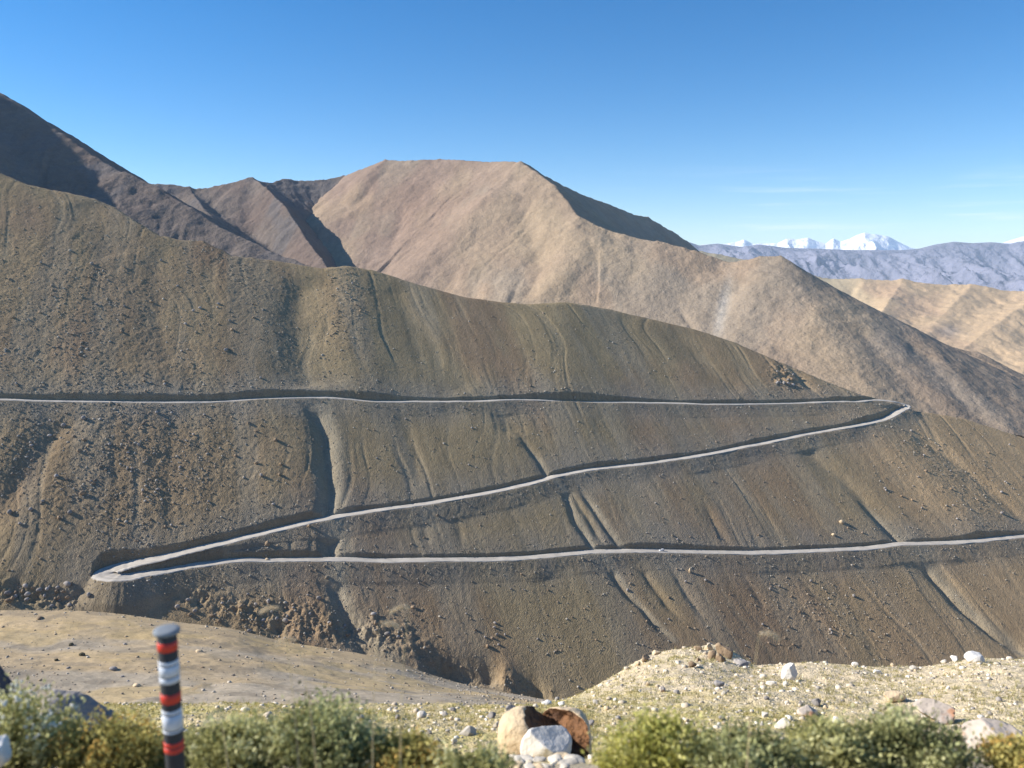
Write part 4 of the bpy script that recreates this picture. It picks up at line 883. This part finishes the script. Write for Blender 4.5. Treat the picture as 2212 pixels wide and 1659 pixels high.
shrub(1690, 1900, 1566, 4.9, gg, 'grey green shrub, left of the pair near the right corner', seed=9)
shrub(1830, 2090, 1548, 5.0, dg, 'tallest grey green shrub near the right corner', nst=110, seed=10)
shrub(2130, 2290, 1606, 4.9, og, 'small olive shrub cut by the right edge', nst=60, seed=11)
shrub(930, 1110, 1640, 4.6, gg, 'very low shrub at the bottom edge left of the rubble', nst=40, seed=12)

# tall feathery grass stalks
def stalk(xt, yt, xb, Y, label, seed, droop=1):
    g = np.random.default_rng(seed); t, r = ray(xt, yt); tb = ray(xb, 1500)[0]; zb = float(height_near(np.array([tb * Y]), np.array([Y]))[0])
    root = empty('grass_stalk', (tb * Y, Y, zb)); tag(root, label, 'grass stalk', 'feathery grass stalks'); tip = np.array([(t - tb) * Y, 0, r * Y - zb])
    s = np.linspace(0, 1, 9)[:, None]; pth = tip * np.concatenate([s ** 1.8, s, 1 - (1 - s) ** 1.25], 1); V, Fc = tubes([pth], [.0035], 5); link('stem', mesh_np('stem', V, Fc, M_straw), root)
    m = 260; u = g.random(m); c0 = tip[None] * np.column_stack([1 - .10 * (1 - u) * 0, u * 0 + 1, u * 0 + 1]) + np.column_stack([-droop * .10 * u, 0 * u, .015 * np.sin(u * 3.1) - .03 * u])
    d = np.column_stack([-droop * np.ones(m), 0 * u, -.3 + 0 * u]) + g.normal(0, .55, (m, 3)); d /= np.linalg.norm(d, axis=1)[:, None]; sd_ = np.cross(d, g.normal(size=(m, 3))); sd_ /= np.linalg.norm(sd_, axis=1)[:, None]
    V = np.stack([c0 - sd_ * .0012, c0 + sd_ * .0012, c0 + d * .03], 1).reshape(-1, 3); link('plume', mesh_np('plume', V, np.arange(m * 3).reshape(-1, 3), M_leaf, np.tile([.72, .60, .42], (m * 3, 1)), smooth=False), root)
M_straw, n, l, b = new_mat('straw'); b.inputs['Base Color'].default_value = (.60, .47, .26, 1)
for i, a in enumerate([(640, 1380, 680, 4.0, 'thickest straw stalk rising left of centre', 1), (605, 1312, 640, 4.1, 'straw stalk with a plume near the crags, left one', 1), (885, 1312, 860, 4.1, 'straw stalk with a pale plume above the fan edge', 1), (820, 1346, 800, 4.2, 'shorter straw stalk beside the pale plume one', -1), (1640, 1368, 1620, 4.1, 'straw stalk in front of the knoll dip', -1), (455, 1480, 485, 4.3, 'short straw stalk just right of the striped post', 1)]):
    stalk(*a[:5], 70 + i, a[5])

# ------------------------------------------------------------------ striped marker post
def ring(name, prof, mat, par, seg=40):
    V = []; Fc = []
    for r_, z in prof:
        for k in range(seg): V.append((r_ * math.cos(k * 6.2832 / seg), r_ * math.sin(k * 6.2832 / seg), z))
    for i in range(len(prof) - 1):
        for k in range(seg): a = i * seg + k; b_ = i * seg + (k + 1) % seg; Fc.append((a, b_, b_ + seg, a + seg))
    return link(name, mesh_np(name, V, Fc, mat), par)
def post():
    Y = 4.2; t, r = ray(360, 1362); X = t * Y; zt = r * Y; zb = float(height_near(np.array([X]), np.array([Y]))[0]) - .05
    root = empty('marker_post', (X, Y, zb)); tag(root, 'black roadside marker post with red and white bands and a blue grey cap', 'marker post')
    def pm(name, c, rough=.5):
        m, n, l, b = new_mat(name); tc = N(n, 'ShaderNodeTexCoord'); nz = N(n, 'ShaderNodeTexNoise'); nz.inputs['Scale'].default_value = 14; nz.inputs['Detail'].default_value = 6; l.new(tc.outputs['Object'], nz.inputs['Vector'])
        rg = N(n, 'ShaderNodeRGB'); rg.outputs[0].default_value = (*c, 1); l.new(mult(n, l, rg.outputs[0], nz.outputs[0], .82, 1.12), b.inputs['Base Color']); b.inputs['Roughness'].default_value = rough; b.inputs['Specular IOR Level'].default_value = .4; return m
    mb = pm('black_plastic', (.035, .037, .042), .6); mr = pm('red_reflector', (.62, .045, .025), .35); mw = pm('white_reflector', (.62, .65, .70), .35); mc = pm('blue_grey_cap', (.20, .225, .25), .8)
    H = zt - zb; R_ = .052
    def zd(yd): return ray(365, yd)[1] * Y - zb
    ring('pole', [(R_, 0), (R_, H * .5), (R_, H - .01), (R_ * .9, H)], mb, root)
    cap = ring('cap', [(.0, H - .012), (.068, H - .012), (.071, H - .008), (.071, H + .004), (.067, H + .009), (.040, H + .011), (.0, H + .011)], mc, root)
    def band(name, ya, yb, mat, k=.0025): a, c = zd(yb), zd(ya); ring(name, [(R_, a), (R_ + k, a + .001), (R_ + k, c - .001), (R_, c)], mat, root)
    band('red_band', 1383, 1402, mr); band('red_band', 1493, 1513, mr); band('red_band', 1597, 1606, mr); band('red_band', 1608, 1619, mr)
    for ya, yb in ((1423, 1431), (1433, 1456), (1458, 1470), (1528, 1536), (1538, 1570), (1572, 1576)): band('white_band', ya, yb, mw)
post()
